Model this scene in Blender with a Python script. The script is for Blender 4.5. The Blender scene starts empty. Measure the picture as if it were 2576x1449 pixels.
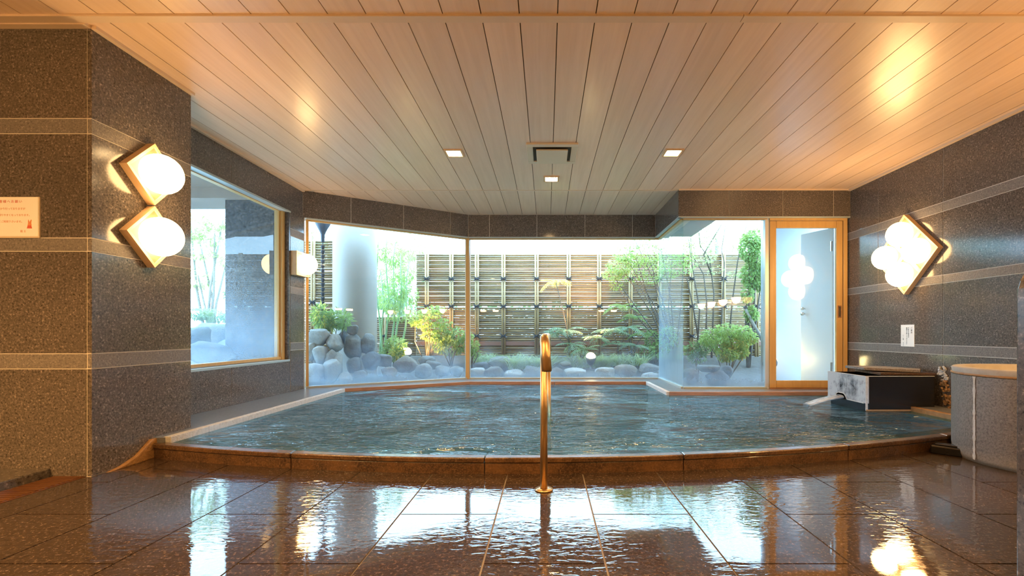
import bpy, math, random
from mathutils import Vector, noise, Matrix, Euler

# ------------------------------------------------------------------ camera, world, exposure
SC = bpy.context.scene
COL = SC.collection
F_PX, VPX, VPY, CAM_H = 1150.0, 1375.0, 837.0, 0.76
cam_d = bpy.data.cameras.new('camera')
cam = bpy.data.objects.new('camera', cam_d); COL.objects.link(cam)
cam.location = (0, 0, CAM_H); cam.rotation_euler = (math.radians(90), 0, 0)
cam_d.sensor_width = 36.0; cam_d.sensor_fit = 'HORIZONTAL'
cam_d.lens = 36.0 * F_PX / 2576.0
cam_d.shift_x = -(VPX - 1288.0) / 2576.0
cam_d.shift_y = (VPY - 724.5) / 2576.0
cam_d.clip_start = 0.02
SC.camera = cam

world = bpy.data.worlds.new('overcast_sky'); SC.world = world
world.use_nodes = True
bg = world.node_tree.nodes['Background']
bg.inputs['Color'].default_value = (0.47, 0.73, 1.0, 1)
bg.inputs['Strength'].default_value = 7.0

vs = SC.view_settings
vs.view_transform = 'Standard'; vs.look = 'None'; vs.gamma = 1.0
vs.exposure = 1.02
try: vs.use_curve_mapping = False
except Exception: pass

GLOBE = 15.0           # radiance of the opal wall globes
WARM = (1.0, 0.60, 0.24)
WARM2 = (1.0, 0.52, 0.17)

# ------------------------------------------------------------------ helpers
R = math.radians
WLOC = {}
def P(px, py, Y):
    """a photograph pixel at depth Y -> a point of the place"""
    return Vector(((px - VPX) * Y / F_PX, Y, CAM_H - (py - VPY) * Y / F_PX))

def tag(o, label=None, cat=None, group=None, kind=None):
    if label: o['label'] = label
    if cat: o['category'] = cat
    if group: o['group'] = group
    if kind: o['kind'] = kind
    return o

def empty(name, loc, label=None, cat=None, group=None, kind=None, parent=None):
    o = bpy.data.objects.new(name, None); COL.objects.link(o)
    o.empty_display_size = 0.1
    loc = Vector(loc); WLOC[o.name] = loc.copy()
    if parent: o.parent = parent; o.location = loc - WLOC[parent.name]
    else: o.location = loc
    return tag(o, label, cat, group, kind)

class MB:
    def __init__(s): s.v = []; s.f = []
    def add(s, vs_, fs_):
        n = len(s.v); s.v += [Vector(v) for v in vs_]; s.f += [tuple(i + n for i in f) for f in fs_]
        return s
    def box(s, x0, x1, y0, y1, z0, z1):
        return s.add([(x0,y0,z0),(x1,y0,z0),(x1,y1,z0),(x0,y1,z0),(x0,y0,z1),(x1,y0,z1),(x1,y1,z1),(x0,y1,z1)],
                     [(0,3,2,1),(4,5,6,7),(0,1,5,4),(1,2,6,5),(2,3,7,6),(3,0,4,7)])
    def prism(s, poly, z0, z1):
        a = sum(poly[i][0]*poly[(i+1) % len(poly)][1]-poly[(i+1) % len(poly)][0]*poly[i][1] for i in range(len(poly)))
        if a < 0: poly = poly[::-1]
        n = len(poly)
        return s.add([(p[0],p[1],z0) for p in poly]+[(p[0],p[1],z1) for p in poly],
                     [tuple(range(n-1,-1,-1)), tuple(range(n,2*n))]+[(i,(i+1) % n,n+(i+1) % n,n+i) for i in range(n)])
    def extrude(s, poly3, d):
        """flat 3D polygon extruded by vector d"""
        n = len(poly3); d = Vector(d); a = [Vector(p) for p in poly3]
        nrm = Vector((0,0,0))
        for i in range(n): nrm += a[i].cross(a[(i+1) % n])
        if nrm.dot(d) < 0: a = a[::-1]
        return s.add(a+[p+d for p in a], [tuple(range(n-1,-1,-1)), tuple(range(n,2*n))]+[(i,(i+1) % n,n+(i+1) % n,n+i) for i in range(n)])
    def tube(s, pts, rad, n=8, caps=True):
        pts = [Vector(p) for p in pts]
        if not hasattr(rad, '__len__'): rad = [rad]*len(pts)
        up = None; rings = []
        for i, p in enumerate(pts):
            t = (pts[min(i+1, len(pts)-1)] - pts[max(i-1, 0)]).normalized()
            if up is None:
                up = Vector((0,0,1)) if abs(t.z) < .9 else Vector((1,0,0))
            up = (up - t*up.dot(t)).normalized(); b = t.cross(up)
            rings.append([p + (up*math.cos(2*math.pi*k/n) + b*math.sin(2*math.pi*k/n))*rad[i] for k in range(n)])
        vs_ = [v for r in rings for v in r]; fs_ = []
        for i in range(len(rings)-1):
            for k in range(n):
                fs_.append((i*n+k, i*n+(k+1) % n, (i+1)*n+(k+1) % n, (i+1)*n+k))
        if caps:
            fs_.append(tuple(range(n-1,-1,-1))); fs_.append(tuple(range((len(rings)-1)*n, len(rings)*n)))
        return s.add(vs_, fs_)
    def lathe(s, prof, c, n=24, axis=None, a0=0.0, a1=2*math.pi):
        """profile of (radius, height) round an axis from point c"""
        c = Vector(c); ax = Vector(axis or (0,0,1)).normalized()
        u = Vector((1,0,0)) if abs(ax.x) < .9 else Vector((0,1,0))
        u = (u-ax*u.dot(ax)).normalized(); w = ax.cross(u)
        full = abs(a1-a0-2*math.pi) < 1e-6; m = n if full else n+1
        vs_ = []
        for r, h in prof:
            for k in range(m):
                a = a0+(a1-a0)*k/n
                vs_.append(c+ax*h+(u*math.cos(a)+w*math.sin(a))*r)
        fs_ = []
        for i in range(len(prof)-1):
            for k in range(n):
                fs_.append((i*m+k, i*m+(k+1) % m, (i+1)*m+(k+1) % m, (i+1)*m+k))
        return s.add(vs_, fs_)
    def build(s, name, mat, parent=None, smooth=False, origin=None, base=False, bevel=0, cat=None, label=None, group=None, kind=None):
        lo = Vector([min(v[i] for v in s.v) for i in range(3)]); hi = Vector([max(v[i] for v in s.v) for i in range(3)])
        if origin is None:
            origin = (lo+hi)/2
            if parent is None: origin.z = lo.z
        origin = Vector(origin)
        me = bpy.data.meshes.new(name)
        me.from_pydata([tuple(v-origin) for v in s.v], [], s.f); me.update()
        if smooth: me.shade_smooth()
        me.materials.append(M[mat] if isinstance(mat, str) else mat)
        return link(name, me, origin, parent, bevel, cat, label, group, kind)

def link(name, me, origin, parent=None, bevel=0, cat=None, label=None, group=None, kind=None):
    o = bpy.data.objects.new(name, me); COL.objects.link(o); WLOC[o.name] = Vector(origin)
    if parent: o.parent = parent; o.location = Vector(origin)-WLOC[parent.name]
    else: o.location = origin
    if bevel:
        b = o.modifiers.new('bevel', 'BEVEL'); b.width = bevel; b.segments = 2; b.limit_method = 'ANGLE'
    return tag(o, label, cat, group, kind)

def copy_tree(o, loc, parent=None, rot=None, label=None):
    c = o.copy(); COL.objects.link(c)
    if parent: c.parent = parent
    else:
        c.location = loc; WLOC[c.name] = Vector(loc)
    if rot: c.rotation_euler = rot
    if label: c['label'] = label
    for ch in o.children: copy_tree(ch, None, c)
    return c

# ------------------------------------------------------------------ materials
M = {}
class NT:
    def __init__(s, name):
        m = bpy.data.materials.new(name); m.use_nodes = True; M[name] = m
        s.t = m.node_tree; s.n = s.t.nodes; s.l = s.t.links; s.m = m
        for x in list(s.n): s.n.remove(x)
        s.out = s.n.new('ShaderNodeOutputMaterial')
    def node(s, typ, **kw):
        x = s.n.new('ShaderNode'+typ)
        for k, v in kw.items():
            if k.startswith('in_'):
                key = k[3:]; key = int(key) if key.isdigit() else key.replace('_', ' ')
                s.put(x.inputs[key], v)
            else: setattr(x, k, v)
        return x
    def put(s, sock, v):
        if hasattr(v, 'is_output') or isinstance(v, bpy.types.NodeSocket): s.l.new(v, sock)
        elif isinstance(v, (tuple, list)) and sock.type == 'RGBA' and len(v) == 3: sock.default_value = (*v, 1)
        else: sock.default_value = v
    def pos(s, scale=(1,1,1)):
        g = s.node('NewGeometry'); mp = s.node('Mapping'); mp.inputs['Scale'].default_value = scale
        s.l.new(g.outputs['Position'], mp.inputs['Vector']); return mp.outputs['Vector']
    def noise(s, scale, detail=3, rough=.55, vec=None, dist=0):
        x = s.node('TexNoise'); x.inputs['Scale'].default_value = scale; x.inputs['Detail'].default_value = detail
        x.inputs['Roughness'].default_value = rough; x.inputs['Distortion'].default_value = dist
        s.l.new(vec if vec is not None else s.pos(), x.inputs['Vector']); return x.outputs['Fac']
    def ramp(s, fac, stops, interp='LINEAR'):
        x = s.node('ValToRGB'); s.l.new(fac, x.inputs['Fac']); e = x.color_ramp.elements; x.color_ramp.interpolation = interp
        while len(e) < len(stops): e.new(.5)
        for el, (p, c) in zip(e, stops):
            el.position = p; el.color = (c, c, c, 1) if isinstance(c, (int, float)) else (*c, 1)
        return x.outputs['Color']
    def mix(s, fac, a, b, blend='MIX'):
        x = s.node('Mix', data_type='RGBA', blend_type=blend)
        s.put(x.inputs['Factor'], fac); s.put(x.inputs[6], a); s.put(x.inputs[7], b); return x.outputs[2]
    def math(s, op, a, b=0.0, clamp=False):
        x = s.node('Math', operation=op, use_clamp=clamp); s.put(x.inputs[0], a); s.put(x.inputs[1], b); return x.outputs[0]
    def bump(s, h, strength=.3, dist=.01, normal=None):
        x = s.node('Bump'); x.inputs['Strength'].default_value = strength; x.inputs['Distance'].default_value = dist
        s.l.new(h, x.inputs['Height'])
        if normal is not None: s.l.new(normal, x.inputs['Normal'])
        return x.outputs['Normal']
    def bsdf(s, col, rough=.5, metal=0, normal=None, **kw):
        x = s.node('BsdfPrincipled'); s.put(x.inputs['Base Color'], col); s.put(x.inputs['Roughness'], rough)
        s.put(x.inputs['Metallic'], metal)
        if normal is not None: s.l.new(normal, x.inputs['Normal'])
        for k, v in kw.items(): s.put(x.inputs[k.replace('_', ' ')], v)
        return x.outputs['BSDF']
    def done(s, sh): s.l.new(sh, s.out.inputs['Surface']); return s.m
    def sep(s, what):
        g = s.node('NewGeometry'); x = s.node('SeparateXYZ'); s.l.new(g.outputs['Position'], x.inputs[0]); return x.outputs[what]

def granite(name, dark, mid, light, rough=.12, scale=130, tint=None, relief=0, coat=0.0):
    t = NT(name)
    a = t.noise(scale, 4, .75); b = t.noise(scale*.37, 3, .6)
    c = t.ramp(a, [(.36, dark), (.46, mid), (.55, mid), (.68, light)])
    c = t.mix(t.ramp(b, [(.35, 0.0), (.65, .45)]), c, tuple(x*.55 for x in mid))
    w = t.noise(1.3, 3)
    c = t.mix(t.ramp(w, [(.3, .25), (.75, 0.0)]), c, tuple(x*.6 for x in mid))
    nm = t.bump(a, relief, .004) if relief else None
    return t.done(t.bsdf(c, rough, normal=nm, Coat_Weight=coat, Coat_Roughness=.05))

def plain(name, col, rough=.5, metal=0, vary=.0, scale=8, relief=0, **kw):
    t = NT(name); c = col; nm = None
    if vary or relief:
        n = t.noise(scale, 4, .65)
        if vary: c = t.mix(n, tuple(x*(1-vary) for x in col), tuple(min(1, x*(1+vary)) for x in col))
        if relief: nm = t.bump(n, relief, .02)
    return t.done(t.bsdf(c, rough, metal, nm, **kw))

def wood(name, c0, c1, rough=.35, axis=(1,.06,1), scale=22, rnd=.0, relief=.05, coat=0.0):
    t = NT(name)
    oi = t.node('ObjectInfo'); v = t.pos(axis)
    va = t.node('VectorMath', operation='ADD'); t.l.new(v, va.inputs[0])
    sc_ = t.node('VectorMath', operation='SCALE'); cb = t.node('CombineXYZ'); t.l.new(oi.outputs['Random'], cb.inputs[2])
    t.l.new(cb.outputs[0], sc_.inputs[0]); sc_.inputs['Scale'].default_value = 7; t.l.new(sc_.outputs[0], va.inputs[1])
    n = t.noise(scale, 5, .6, va.outputs[0], .4)
    c = t.mix(t.ramp(n, [(.25, 0.0), (.75, 1.0)]), c0, c1)
    if rnd: c = t.mix(t.math('MULTIPLY', oi.outputs['Random'], rnd), c, tuple(x*.5 for x in c0))
    return t.done(t.bsdf(c, rough, normal=t.bump(n, relief, .004), Coat_Weight=coat, Coat_Roughness=.18))

granite('granite_polished', (.008,.007,.007), (.118,.098,.082), (.42,.34,.275), .13, 88)
granite('granite_rough', (.035,.032,.03), (.18,.158,.138), (.44,.395,.35), .62, 100, relief=.5)
granite('granite_slab_dark', (.010,.010,.010), (.10,.088,.078), (.30,.25,.21), .22, 55)
granite('slate_ledge', (.10,.11,.12), (.17,.18,.19), (.26,.27,.28), .28, 70)
plain('grout', (.55,.50,.42), .8, vary=.25)
plain('grout_floor', (.30,.27,.23), .6, vary=.35, scale=14)
# ceiling
wood('ceiling_wood', (.69,.485,.32), (.80,.59,.415), .36, (1,.05,1), 26, .22, .03, .25)
wood('trim_wood', (.62,.46,.31), (.70,.54,.38), .4, (.1,.1,1), 26, .1)
plain('ceiling_gap', (.07,.04,.02), .8)
wood('lamp_wood', (.55,.36,.19), (.66,.46,.27), .45, (1,.3,.3), 40)
wood('lamp_plate', (.17,.125,.07), (.21,.155,.09), .4, (1,.3,.3), 40)
wood('hinoki', (.45,.262,.08), (.54,.335,.115), .4, (1,1,.08), 26)
wood('edging_wood', (.17,.075,.03), (.34,.17,.08), .4, (.3,.3,2), 18)
wood('grate_wood', (.06,.022,.008), (.12,.05,.018), .35, (.2,1,1), 30)
plain('aluminium', (.62,.64,.64), .35, .6)
plain('sill_metal', (.38,.44,.44), .4, .3)
plain('lime', (.44,.44,.43), .8, vary=.35, scale=40, relief=.6)
plain('rust_mortar', (.26,.14,.05), .6, vary=.45, scale=26, relief=.6)
plain('urn_rim', (.30,.28,.25), .75, vary=.25, scale=20)
plain('black_glossy', (.012,.012,.014), .18, vary=.4)
plain('paper', (.80,.77,.70), .55)
plain('paper_white', (.80,.80,.77), .6)
plain('ink_red', (.62,.10,.05), .6)
plain('ink_red_pale', (.66,.24,.09), .6)
plain('ink_black', (.05,.05,.05), .6)
plain('white_paint', (.29,.31,.325), .35, vary=.05, scale=3)
plain('door_paint', (.62,.66,.68), .35)
plain('column_paint', (.27,.245,.21), .55, vary=.10, scale=3)
plain('steel_dark', (.10,.11,.12), .4, .5)
plain('steel', (.62,.60,.56), .2, 1.0)
plain('vent_paint', (.62,.50,.34), .45)
plain('vent_dark', (.05,.035,.02), .7)
plain('rope', (.015,.014,.016), .8)
plain('chain_metal', (.05,.055,.07), .5, .6)
plain('soil', (.055,.045,.033), .95, vary=.5, scale=9, relief=1)
plain('bark', (.13,.105,.08), .9, vary=.4, scale=30, relief=.6)
plain('bark_pale', (.22,.20,.16), .9, vary=.3, scale=30)
plain('culm', (.20,.33,.13), .5, vary=.25)
plain('eave_paint', (.30,.31,.31), .6, vary=.1)
plain('eave_wood', (.30,.22,.16), .7, vary=.2)
def bamboo():
    t = NT('bamboo'); n = t.noise(6, 3, .6, t.pos((.5,1,9))); k = t.noise(60, 2, .5, t.pos((.05,1,1)))
    c = t.ramp(n, [(.25, (.10,.055,.018)), (.55, (.21,.128,.046)), (.8, (.31,.21,.085))])
    t.done(t.bsdf(c, .45))
bamboo()
plain('bamboo_post', (.33,.22,.095), .45, vary=.3, scale=5)
plain('board_brown', (.20,.09,.055), .6, vary=.2)
def rockmat(name, a, b):
    t = NT(name); n = t.noise(7, 6, .7); w = t.noise(34, 4, .7)
    c = t.mix(t.ramp(n, [(.3, 0.0), (.7, 1.0)]), a, b); c = t.mix(t.ramp(w, [(.3, .35), (.6, 0.0)]), c, tuple(x*.4 for x in a))
    t.done(t.bsdf(c, .85, normal=t.bump(w, .7, .02)))
rockmat('rock_pale', (.20,.21,.205), (.40,.41,.39))
rockmat('rock_grey', (.09,.095,.09), (.22,.22,.205))
rockmat('rock_brown', (.11,.09,.065), (.24,.20,.15))
rockmat('rock_dark', (.05,.052,.055), (.14,.145,.15))

def leafmat(name, c0, c1, c2, trans=.5):
    t = NT(name); n = t.noise(9, 2, .6); k = t.noise(47, 1)
    c = t.mix(t.ramp(n, [(.3, 0.0), (.7, 1.0)]), c0, c1); c = t.mix(t.ramp(k, [(.45, 0.0), (.7, .9)]), c, c2)
    d = t.bsdf(c, .45); tr = t.node('BsdfTranslucent'); t.put(tr.inputs['Color'], t.mix(.4, c, (.9, 1, .3), 'SCREEN'))
    mx = t.node('MixShader'); mx.inputs[0].default_value = trans; t.l.new(d, mx.inputs[1]); t.l.new(tr.outputs[0], mx.inputs[2])
    t.done(mx.outputs[0])
leafmat('leaf_green', (.07,.17,.045), (.14,.27,.07), (.23,.36,.10), .4)
leafmat('leaf_bright', (.11,.24,.045), (.20,.34,.075), (.30,.40,.11), .45)
leafmat('leaf_dark', (.035,.10,.04), (.07,.16,.06), (.12,.22,.08), .3)
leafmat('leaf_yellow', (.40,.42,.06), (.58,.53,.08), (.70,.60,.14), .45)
leafmat('leaf_autumn', (.20,.34,.06), (.40,.38,.06), (.58,.28,.08), .4)
leafmat('leaf_blue', (.10,.19,.13), (.17,.27,.18), (.24,.34,.22), .35)
leafmat('grass_blade', (.14,.24,.10), (.26,.36,.18), (.38,.46,.28), .4)
leafmat('leaf_pale', (.20,.32,.10), (.30,.42,.16), (.40,.48,.22), .5)

def emit(name, col, st):
    t = NT(name); e = t.node('Emission'); t.put(e.inputs['Color'], col); e.inputs['Strength'].default_value = st; t.done(e.outputs[0])
emit('globe_light', WARM, GLOBE)
emit('downlight', (1.0,.66,.30), 40)
emit('bowl_light', (1.0,.56,.21), 66)
emit('flood_lens', (1.0,.70,.30), 24)
emit('tube_light', (.85,.93,1.0), 9)

def glass(name, fog_lo, fog_hi, fog_amt, base_fog=.03, tint=(.93,.98,.98)):
    """clear pane that reflects on its outer faces, misted with condensation below fog_hi"""
    t = NT(name)
    geo = t.node('NewGeometry'); fr = t.node('Fresnel'); fr.inputs['IOR'].default_value = 1.5
    front = t.math('SUBTRACT', 1.0, geo.outputs['Backfacing'])
    fac = t.math('MULTIPLY', fr.outputs[0], front, True)
    tr = t.node('BsdfTransparent'); t.put(tr.inputs['Color'], tint)
    gl = t.node('BsdfGlossy'); gl.inputs['Roughness'].default_value = 0.0
    m1 = t.node('MixShader'); t.l.new(fac, m1.inputs[0]); t.l.new(tr.outputs[0], m1.inputs[1]); t.l.new(gl.outputs[0], m1.inputs[2])
    # condensation
    n = t.noise(2.2, 4, .6); n2 = t.noise(30, 3, .6, t.pos((1,1,.08)))
    z = t.sep('Z'); zz = t.math('ADD', z, t.math('MULTIPLY', t.math('SUBTRACT', n, .5), .9))
    mr = t.node('MapRange', interpolation_type='SMOOTHSTEP'); t.l.new(zz, mr.inputs['Value'])
    mr.inputs['From Min'].default_value = fog_hi; mr.inputs['From Max'].default_value = fog_lo
    mr.inputs['To Min'].default_value = base_fog; mr.inputs['To Max'].default_value = fog_amt
    fog = t.math('MULTIPLY', mr.outputs[0], t.math('ADD', .9, t.math('MULTIPLY', n2, .2)), True)
    fog = t.math('MULTIPLY', fog, front)
    df = t.node('BsdfDiffuse'); t.put(df.inputs['Color'], (.55,.62,.68))
    tl = t.node('BsdfTranslucent'); t.put(tl.inputs['Color'], (.45,.64,.82))
    m2 = t.node('MixShader'); m2.inputs[0].default_value = .62; t.l.new(df.outputs[0], m2.inputs[1]); t.l.new(tl.outputs[0], m2.inputs[2])
    m3 = t.node('MixShader'); t.l.new(fog, m3.inputs[0]); t.l.new(m1.outputs[0], m3.inputs[1]); t.l.new(m2.outputs[0], m3.inputs[2])
    t.done(m3.outputs[0])
glass('glass_clear', .08, .60, .36)
glass('glass_misty', .45, 1.30, .30, .04)
glass('glass_side', .2, 1.6, .38, .12, (.86,.97,.95))
glass('glass_door', .10, .45, .30, .16)

def water():
    t = NT('pool_water')
    v = t.pos((.75,1.7,1)); n1 = t.noise(3.0, 3, .6, v, .6); n2 = t.noise(13, 3, .55, t.pos((.6,1.5,1)), .8)
    h = t.math('ADD', n1, t.math('MULTIPLY', n2, .30))
    big = t.noise(.9, 2, .5); h = t.math('MULTIPLY', h, t.ramp(big, [(.38, .25), (.58, 1.9)])); nm = t.bump(h, 1.0, .085)
    fr = t.node('Fresnel'); fr.inputs['IOR'].default_value = 1.46; t.l.new(nm, fr.inputs['Normal'])
    geo = t.node('NewGeometry'); fac = t.math('MULTIPLY', fr.outputs[0], t.math('SUBTRACT', 1.0, geo.outputs['Backfacing']), True)
    tr = t.node('BsdfTransparent'); t.put(tr.inputs['Color'], (.33,.53,.58))
    df = t.node('BsdfDiffuse'); t.put(df.inputs['Color'], (.045,.15,.185))
    m0 = t.node('MixShader'); m0.inputs[0].default_value = .22; t.l.new(tr.outputs[0], m0.inputs[1]); t.l.new(df.outputs[0], m0.inputs[2])
    gl = t.node('BsdfGlossy'); gl.inputs['Roughness'].default_value = .11; t.l.new(nm, gl.inputs['Normal'])
    m1 = t.node('MixShader'); t.l.new(fac, m1.inputs[0]); t.l.new(m0.outputs[0], m1.inputs[1]); t.l.new(gl.outputs[0], m1.inputs[2])
    t.done(m1.outputs[0])
water()
plain('pool_floor', (.08,.135,.14), .6, vary=.3, scale=3)
def stream():
    t = NT('stream_water'); tr = t.node('BsdfTransparent'); g = t.bsdf((.46,.54,.62), .25)
    n = t.noise(40, 2, .5, t.pos((.2,1,1))); m = t.node('MixShader'); t.l.new(t.ramp(n, [(.3, .35), (.7, .85)]), m.inputs[0])
    t.l.new(tr.outputs[0], m.inputs[1]); t.l.new(g, m.inputs[2]); t.done(m.outputs[0])
stream()

def floor_tile():
    """dark red-brown granite under a running film of water"""
    t = NT('floor_granite')
    a = t.noise(75, 4, .75); b = t.noise(24, 3, .6)
    c = t.ramp(a, [(.36, (.006,.004,.003)), (.47, (.038,.024,.016)), (.56, (.047,.030,.020)), (.69, (.24,.175,.13))])
    c = t.mix(t.ramp(b, [(.35, 0.0), (.7, .5)]), c, (.022,.012,.008))
    oi = t.node('ObjectInfo'); c = t.mix(t.math('MULTIPLY', oi.outputs['Random'], .28), c, (.018,.010,.007))
    rip = t.noise(32, 2, .5, t.pos((.5,1.25,1)), .7); big = t.noise(1.1, 2, .5)
    amp = t.ramp(big, [(.40, .03), (.62, 1.0)])
    h = t.math('MULTIPLY', rip, amp); h = t.math('ADD', h, t.math('MULTIPLY', a, .012))
    cn = t.bump(h, .17, .012)
    x = t.node('BsdfPrincipled'); t.put(x.inputs['Base Color'], c); x.inputs['Roughness'].default_value = .6
    x.inputs['Coat Weight'].default_value = 1.0; x.inputs['Coat Roughness'].default_value = .02; x.inputs['Coat IOR'].default_value = 1.6
    t.l.new(cn, x.inputs['Coat Normal']); t.l.new(t.bump(a, .15, .004), x.inputs['Normal'])
    x.inputs['Specular IOR Level'].default_value = .08
    t.done(x.outputs[0])
floor_tile()
def curbmat():
    t = NT('curb_stone'); a = t.noise(110, 4, .75); b = t.noise(5, 4, .7)
    c = t.ramp(a, [(.30, (.008,.005,.003)), (.5, (.055,.028,.014)), (.72, (.17,.10,.055))])
    c = t.mix(t.ramp(b, [(.45, 0.0), (.7, .55)]), c, (.17,.085,.033))
    t.done(t.bsdf(c, .3, normal=t.bump(t.noise(25, 4), .5, .01), Coat_Weight=.5, Coat_Roughness=.1))
curbmat()
def limeface():
    t = NT('lime_face'); n = t.noise(5, 5, .7); n2 = t.noise(45, 4, .8, t.pos((1,1,.35)))
    f = t.ramp(t.math('ADD', n, t.math('MULTIPLY', n2, .35)), [(.50, 0.0), (.72, 1.0)])
    t.done(t.bsdf(t.mix(f, (.04,.045,.055), (.36,.38,.40)), t.ramp(f, [(0, .25), (1, .8)])))
limeface()
def urnmat():
    t = NT('urn_granite'); a = t.noise(95, 4, .8); n = t.noise(3, 4, .7)
    c = t.ramp(a, [(.28, (.03,.028,.026)), (.5, (.15,.135,.12)), (.66, (.20,.18,.16)), (.74, (.46,.43,.38))])
    z = t.sep('Z'); mr = t.node('MapRange'); t.l.new(t.math('ADD', z, t.math('MULTIPLY', n, .12)), mr.inputs['Value'])
    mr.inputs['From Min'].default_value = .16; mr.inputs['From Max'].default_value = .05; 
    c = t.mix(t.math('MULTIPLY', mr.outputs[0], .5), c, (.42,.36,.27))
    t.done(t.bsdf(c, .5, normal=t.bump(a, .3, .004)))
urnmat()
t_ = NT('rail_metal'); t_.done(t_.bsdf((.60,.42,.22), t_.ramp(t_.noise(8, 4), [(.3, .30), (.7, .42)]), 1.0))  # warm reflections on the steel are put into its base colour

# ------------------------------------------------------------------ dimensions
H = 2.378                    # ceiling height
RW = 3.43                    # right wall face
PX, PY0, PY1 = -2.40, 2.41, 3.087   # pillar: side face X, front face Y, far edge Y
LW = -2.77                   # window wall face
FB = 2.07                    # underside of the granite beams
A1, A2 = Vector((-2.74, 5.21)), Vector((-1.073, 6.265))   # oblique beam face
AD = (A2-A1).normalized(); AN = Vector((AD.y, -AD.x))      # along it, into the room
BY, SX, DY = 6.265, 1.49, 5.16     # back beam, side beam, door beam faces
OV = .07                     # glass set behind the beam face
BANDS = [(0,.57,0),(.57,.65,1),(.65,1.19,0),(1.19,1.26,1),(1.26,1.81,0),(1.81,1.89,1),(1.89,H,0)]
def curve(x): return 2.455+.0299*x+.0665*x*x

def panel(parent, a, b, n, z0, z1, t=.02, mat='granite_polished', gap=.0028):
    """granite slab on a wall: face from a to b in plan, n points into the room, face lies in a-b"""
    a = Vector(a[:2]); b = Vector(b[:2]); d = (b-a).normalized(); n = Vector(n)
    a2 = a+d*gap; b2 = b-d*gap
    return MB().prism([a2, b2, b2-n*t, a2-n*t], z0+gap, z1-gap).build('panel', mat, parent)

def clad(parent, a, b, n, cuts, rows=BANDS, t=.02):
    a = Vector(a); b = Vector(b); d = (b-a).normalized()
    for u0, u1 in zip(cuts[:-1], cuts[1:]):
        for z0, z1, band in rows:
            panel(parent, a+d*u0, a+d*u1, n, z0, z1, t-(.002 if band else 0), 'granite_rough' if band else 'granite_polished')

# ------------------------------------------------------------------ floor
fl = MB()
xs = [-4.6+i*.2 for i in range(41)]
poly = [(-4.6,-3.5),(3.44,-3.5)]+[(x, min(curve(x), 3.3)+.03) for x in [3.44-i*.2 for i in range(30)] if x > -2.44]+[(-2.44, 2.44),(-4.6,2.44)]
fl.prism(poly, -.12, -.006)
floor = fl.build('floor', 'grout_floor', kind='structure')
tw, tl = .404, .822
def tile(x0, x1, y0, y1, mat='floor_granite'):
    n = 6; g = .0034
    x0 += g; x1 -= g; y0 += g; y1 -= g
    x0 = max(x0, -2.425) ; x1 = min(x1, RW-.002)
    if x1-x0 < .02: return
    top = [(x0+(x1-x0)*i/n) for i in range(n+1)]
    tp = [(x, min(y1, curve(x)+.012)) for x in top]
    if max(p[1] for p in tp) < y0+.02: return
    tp = [(x, max(y, y0+.001)) for x, y in tp]
    if all(abs(p[1]-y1) < 1e-6 for p in tp): tp = [tp[0], tp[-1]]
    MB().prism([(x0,y0),(x1,y0)]+tp[::-1], -.03, 0).build('tile', mat, floor)
for k in range(-6, 9):
    x0 = -.21+tw*k
    off = 1.504 if k % 2 == 0 else 1.915
    for j in range(-2, 3): tile(x0, x0+tw, off+tl*j, off+tl*(j+1))
MB().prism([(-2.425,-3.5),(RW,-3.5),(RW,-.15),(-2.425,-.15)], -.03, -.001).build('tile_field', 'floor_granite', floor)

# low stone step and slatted drain at the far left
MB().box(-4.6, -2.612, -3.5, PY0-.002, -.03, .045).build('floor_step', 'granite_slab_dark', None, kind='structure', bevel=.006)
gr = empty('drain_grate', (-2.52, 1.8, 0), 'narrow dark wooden slatted grate over the gutter beside the left pillar', 'grate')
for sx in (-2.606, -2.437):
    MB().box(sx-.005, sx+.005, .9, 2.42, -.03, .001).build('side_rail', 'grate_wood', gr)
sl = None
for i in range(62):
    y = .91+i*.0245
    if sl is None:
        o = MB().box(-2.6, -2.443, y-.008, y+.008, -.025, .004).build('slat', 'grate_wood', gr); sl = o.data; y00 = o.location.copy()
    else:
        link('slat', sl, (-2.5215, y, -.0105), gr)

# ------------------------------------------------------------------ ceiling
ceil = MB().prism([(-4.6,-3.5),(3.6,-3.5),(3.6,5.30),(1.62,5.30),(1.62,6.40),(-1.12,6.40),(-2.82,5.30),(-4.6,5.30)], H+.012, H+.16).build('ceiling', 'ceiling_gap', kind='structure')
pw = .1945
def plank(x0, x1, y0, y1):
    g = .0026
    if y1-y0 < .02: return
    MB().box(x0+g, x1-g, y0, y1, H, H+.0118).build('plank', 'ceiling_wood', ceil)
for k in range(-24, 19):
    x0 = .056+pw*k; x1 = x0+pw; c = (x0+x1)/2
    if x0 > RW: continue
    x1 = min(x1, RW+.01)
    plank(x0, x1, -3.5, 2.326)
    if c > PX: plank(x0, x1, 2.37, 5.19)
    elif x1 > -2.9: plank(x0, x1, PY1-.01, 5.19)
    if -2.74 < c < SX+.03:
        yl = BY+.02 if c > A2.x else A1.y+(c-A1.x)*(A2.y-A1.y)/(A2.x-A1.x)+.05
        plank(x0, x1, 5.205, min(yl, BY+.02))
def trim(n, poly, z0, z1, mat='trim_wood'):
    return MB().prism(poly, z0, z1).build('trim_%d' % n, mat, kind='structure')
trim(1, [(-4.6,2.322),(1.0,2.322),(1.0,2.372),(-4.6,2.372)], H-.010, H+.004)
trim(2, [(1.004,2.322),(RW,2.322),(RW,2.372),(1.004,2.372)], H-.010, H+.004)
trim(3, [(LW,5.186),(SX,5.186),(SX,5.208),(LW,5.208)], H-.005, H+.004)
trim(4, [(RW-.028,-3.5),(RW,-3.5),(RW,DY),(RW-.028,DY)], H-.020, H)
trim(5, [(PX,PY0),(PX+.026,PY0),(PX+.026,PY1),(PX,PY1)], H-.018, H)
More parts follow.
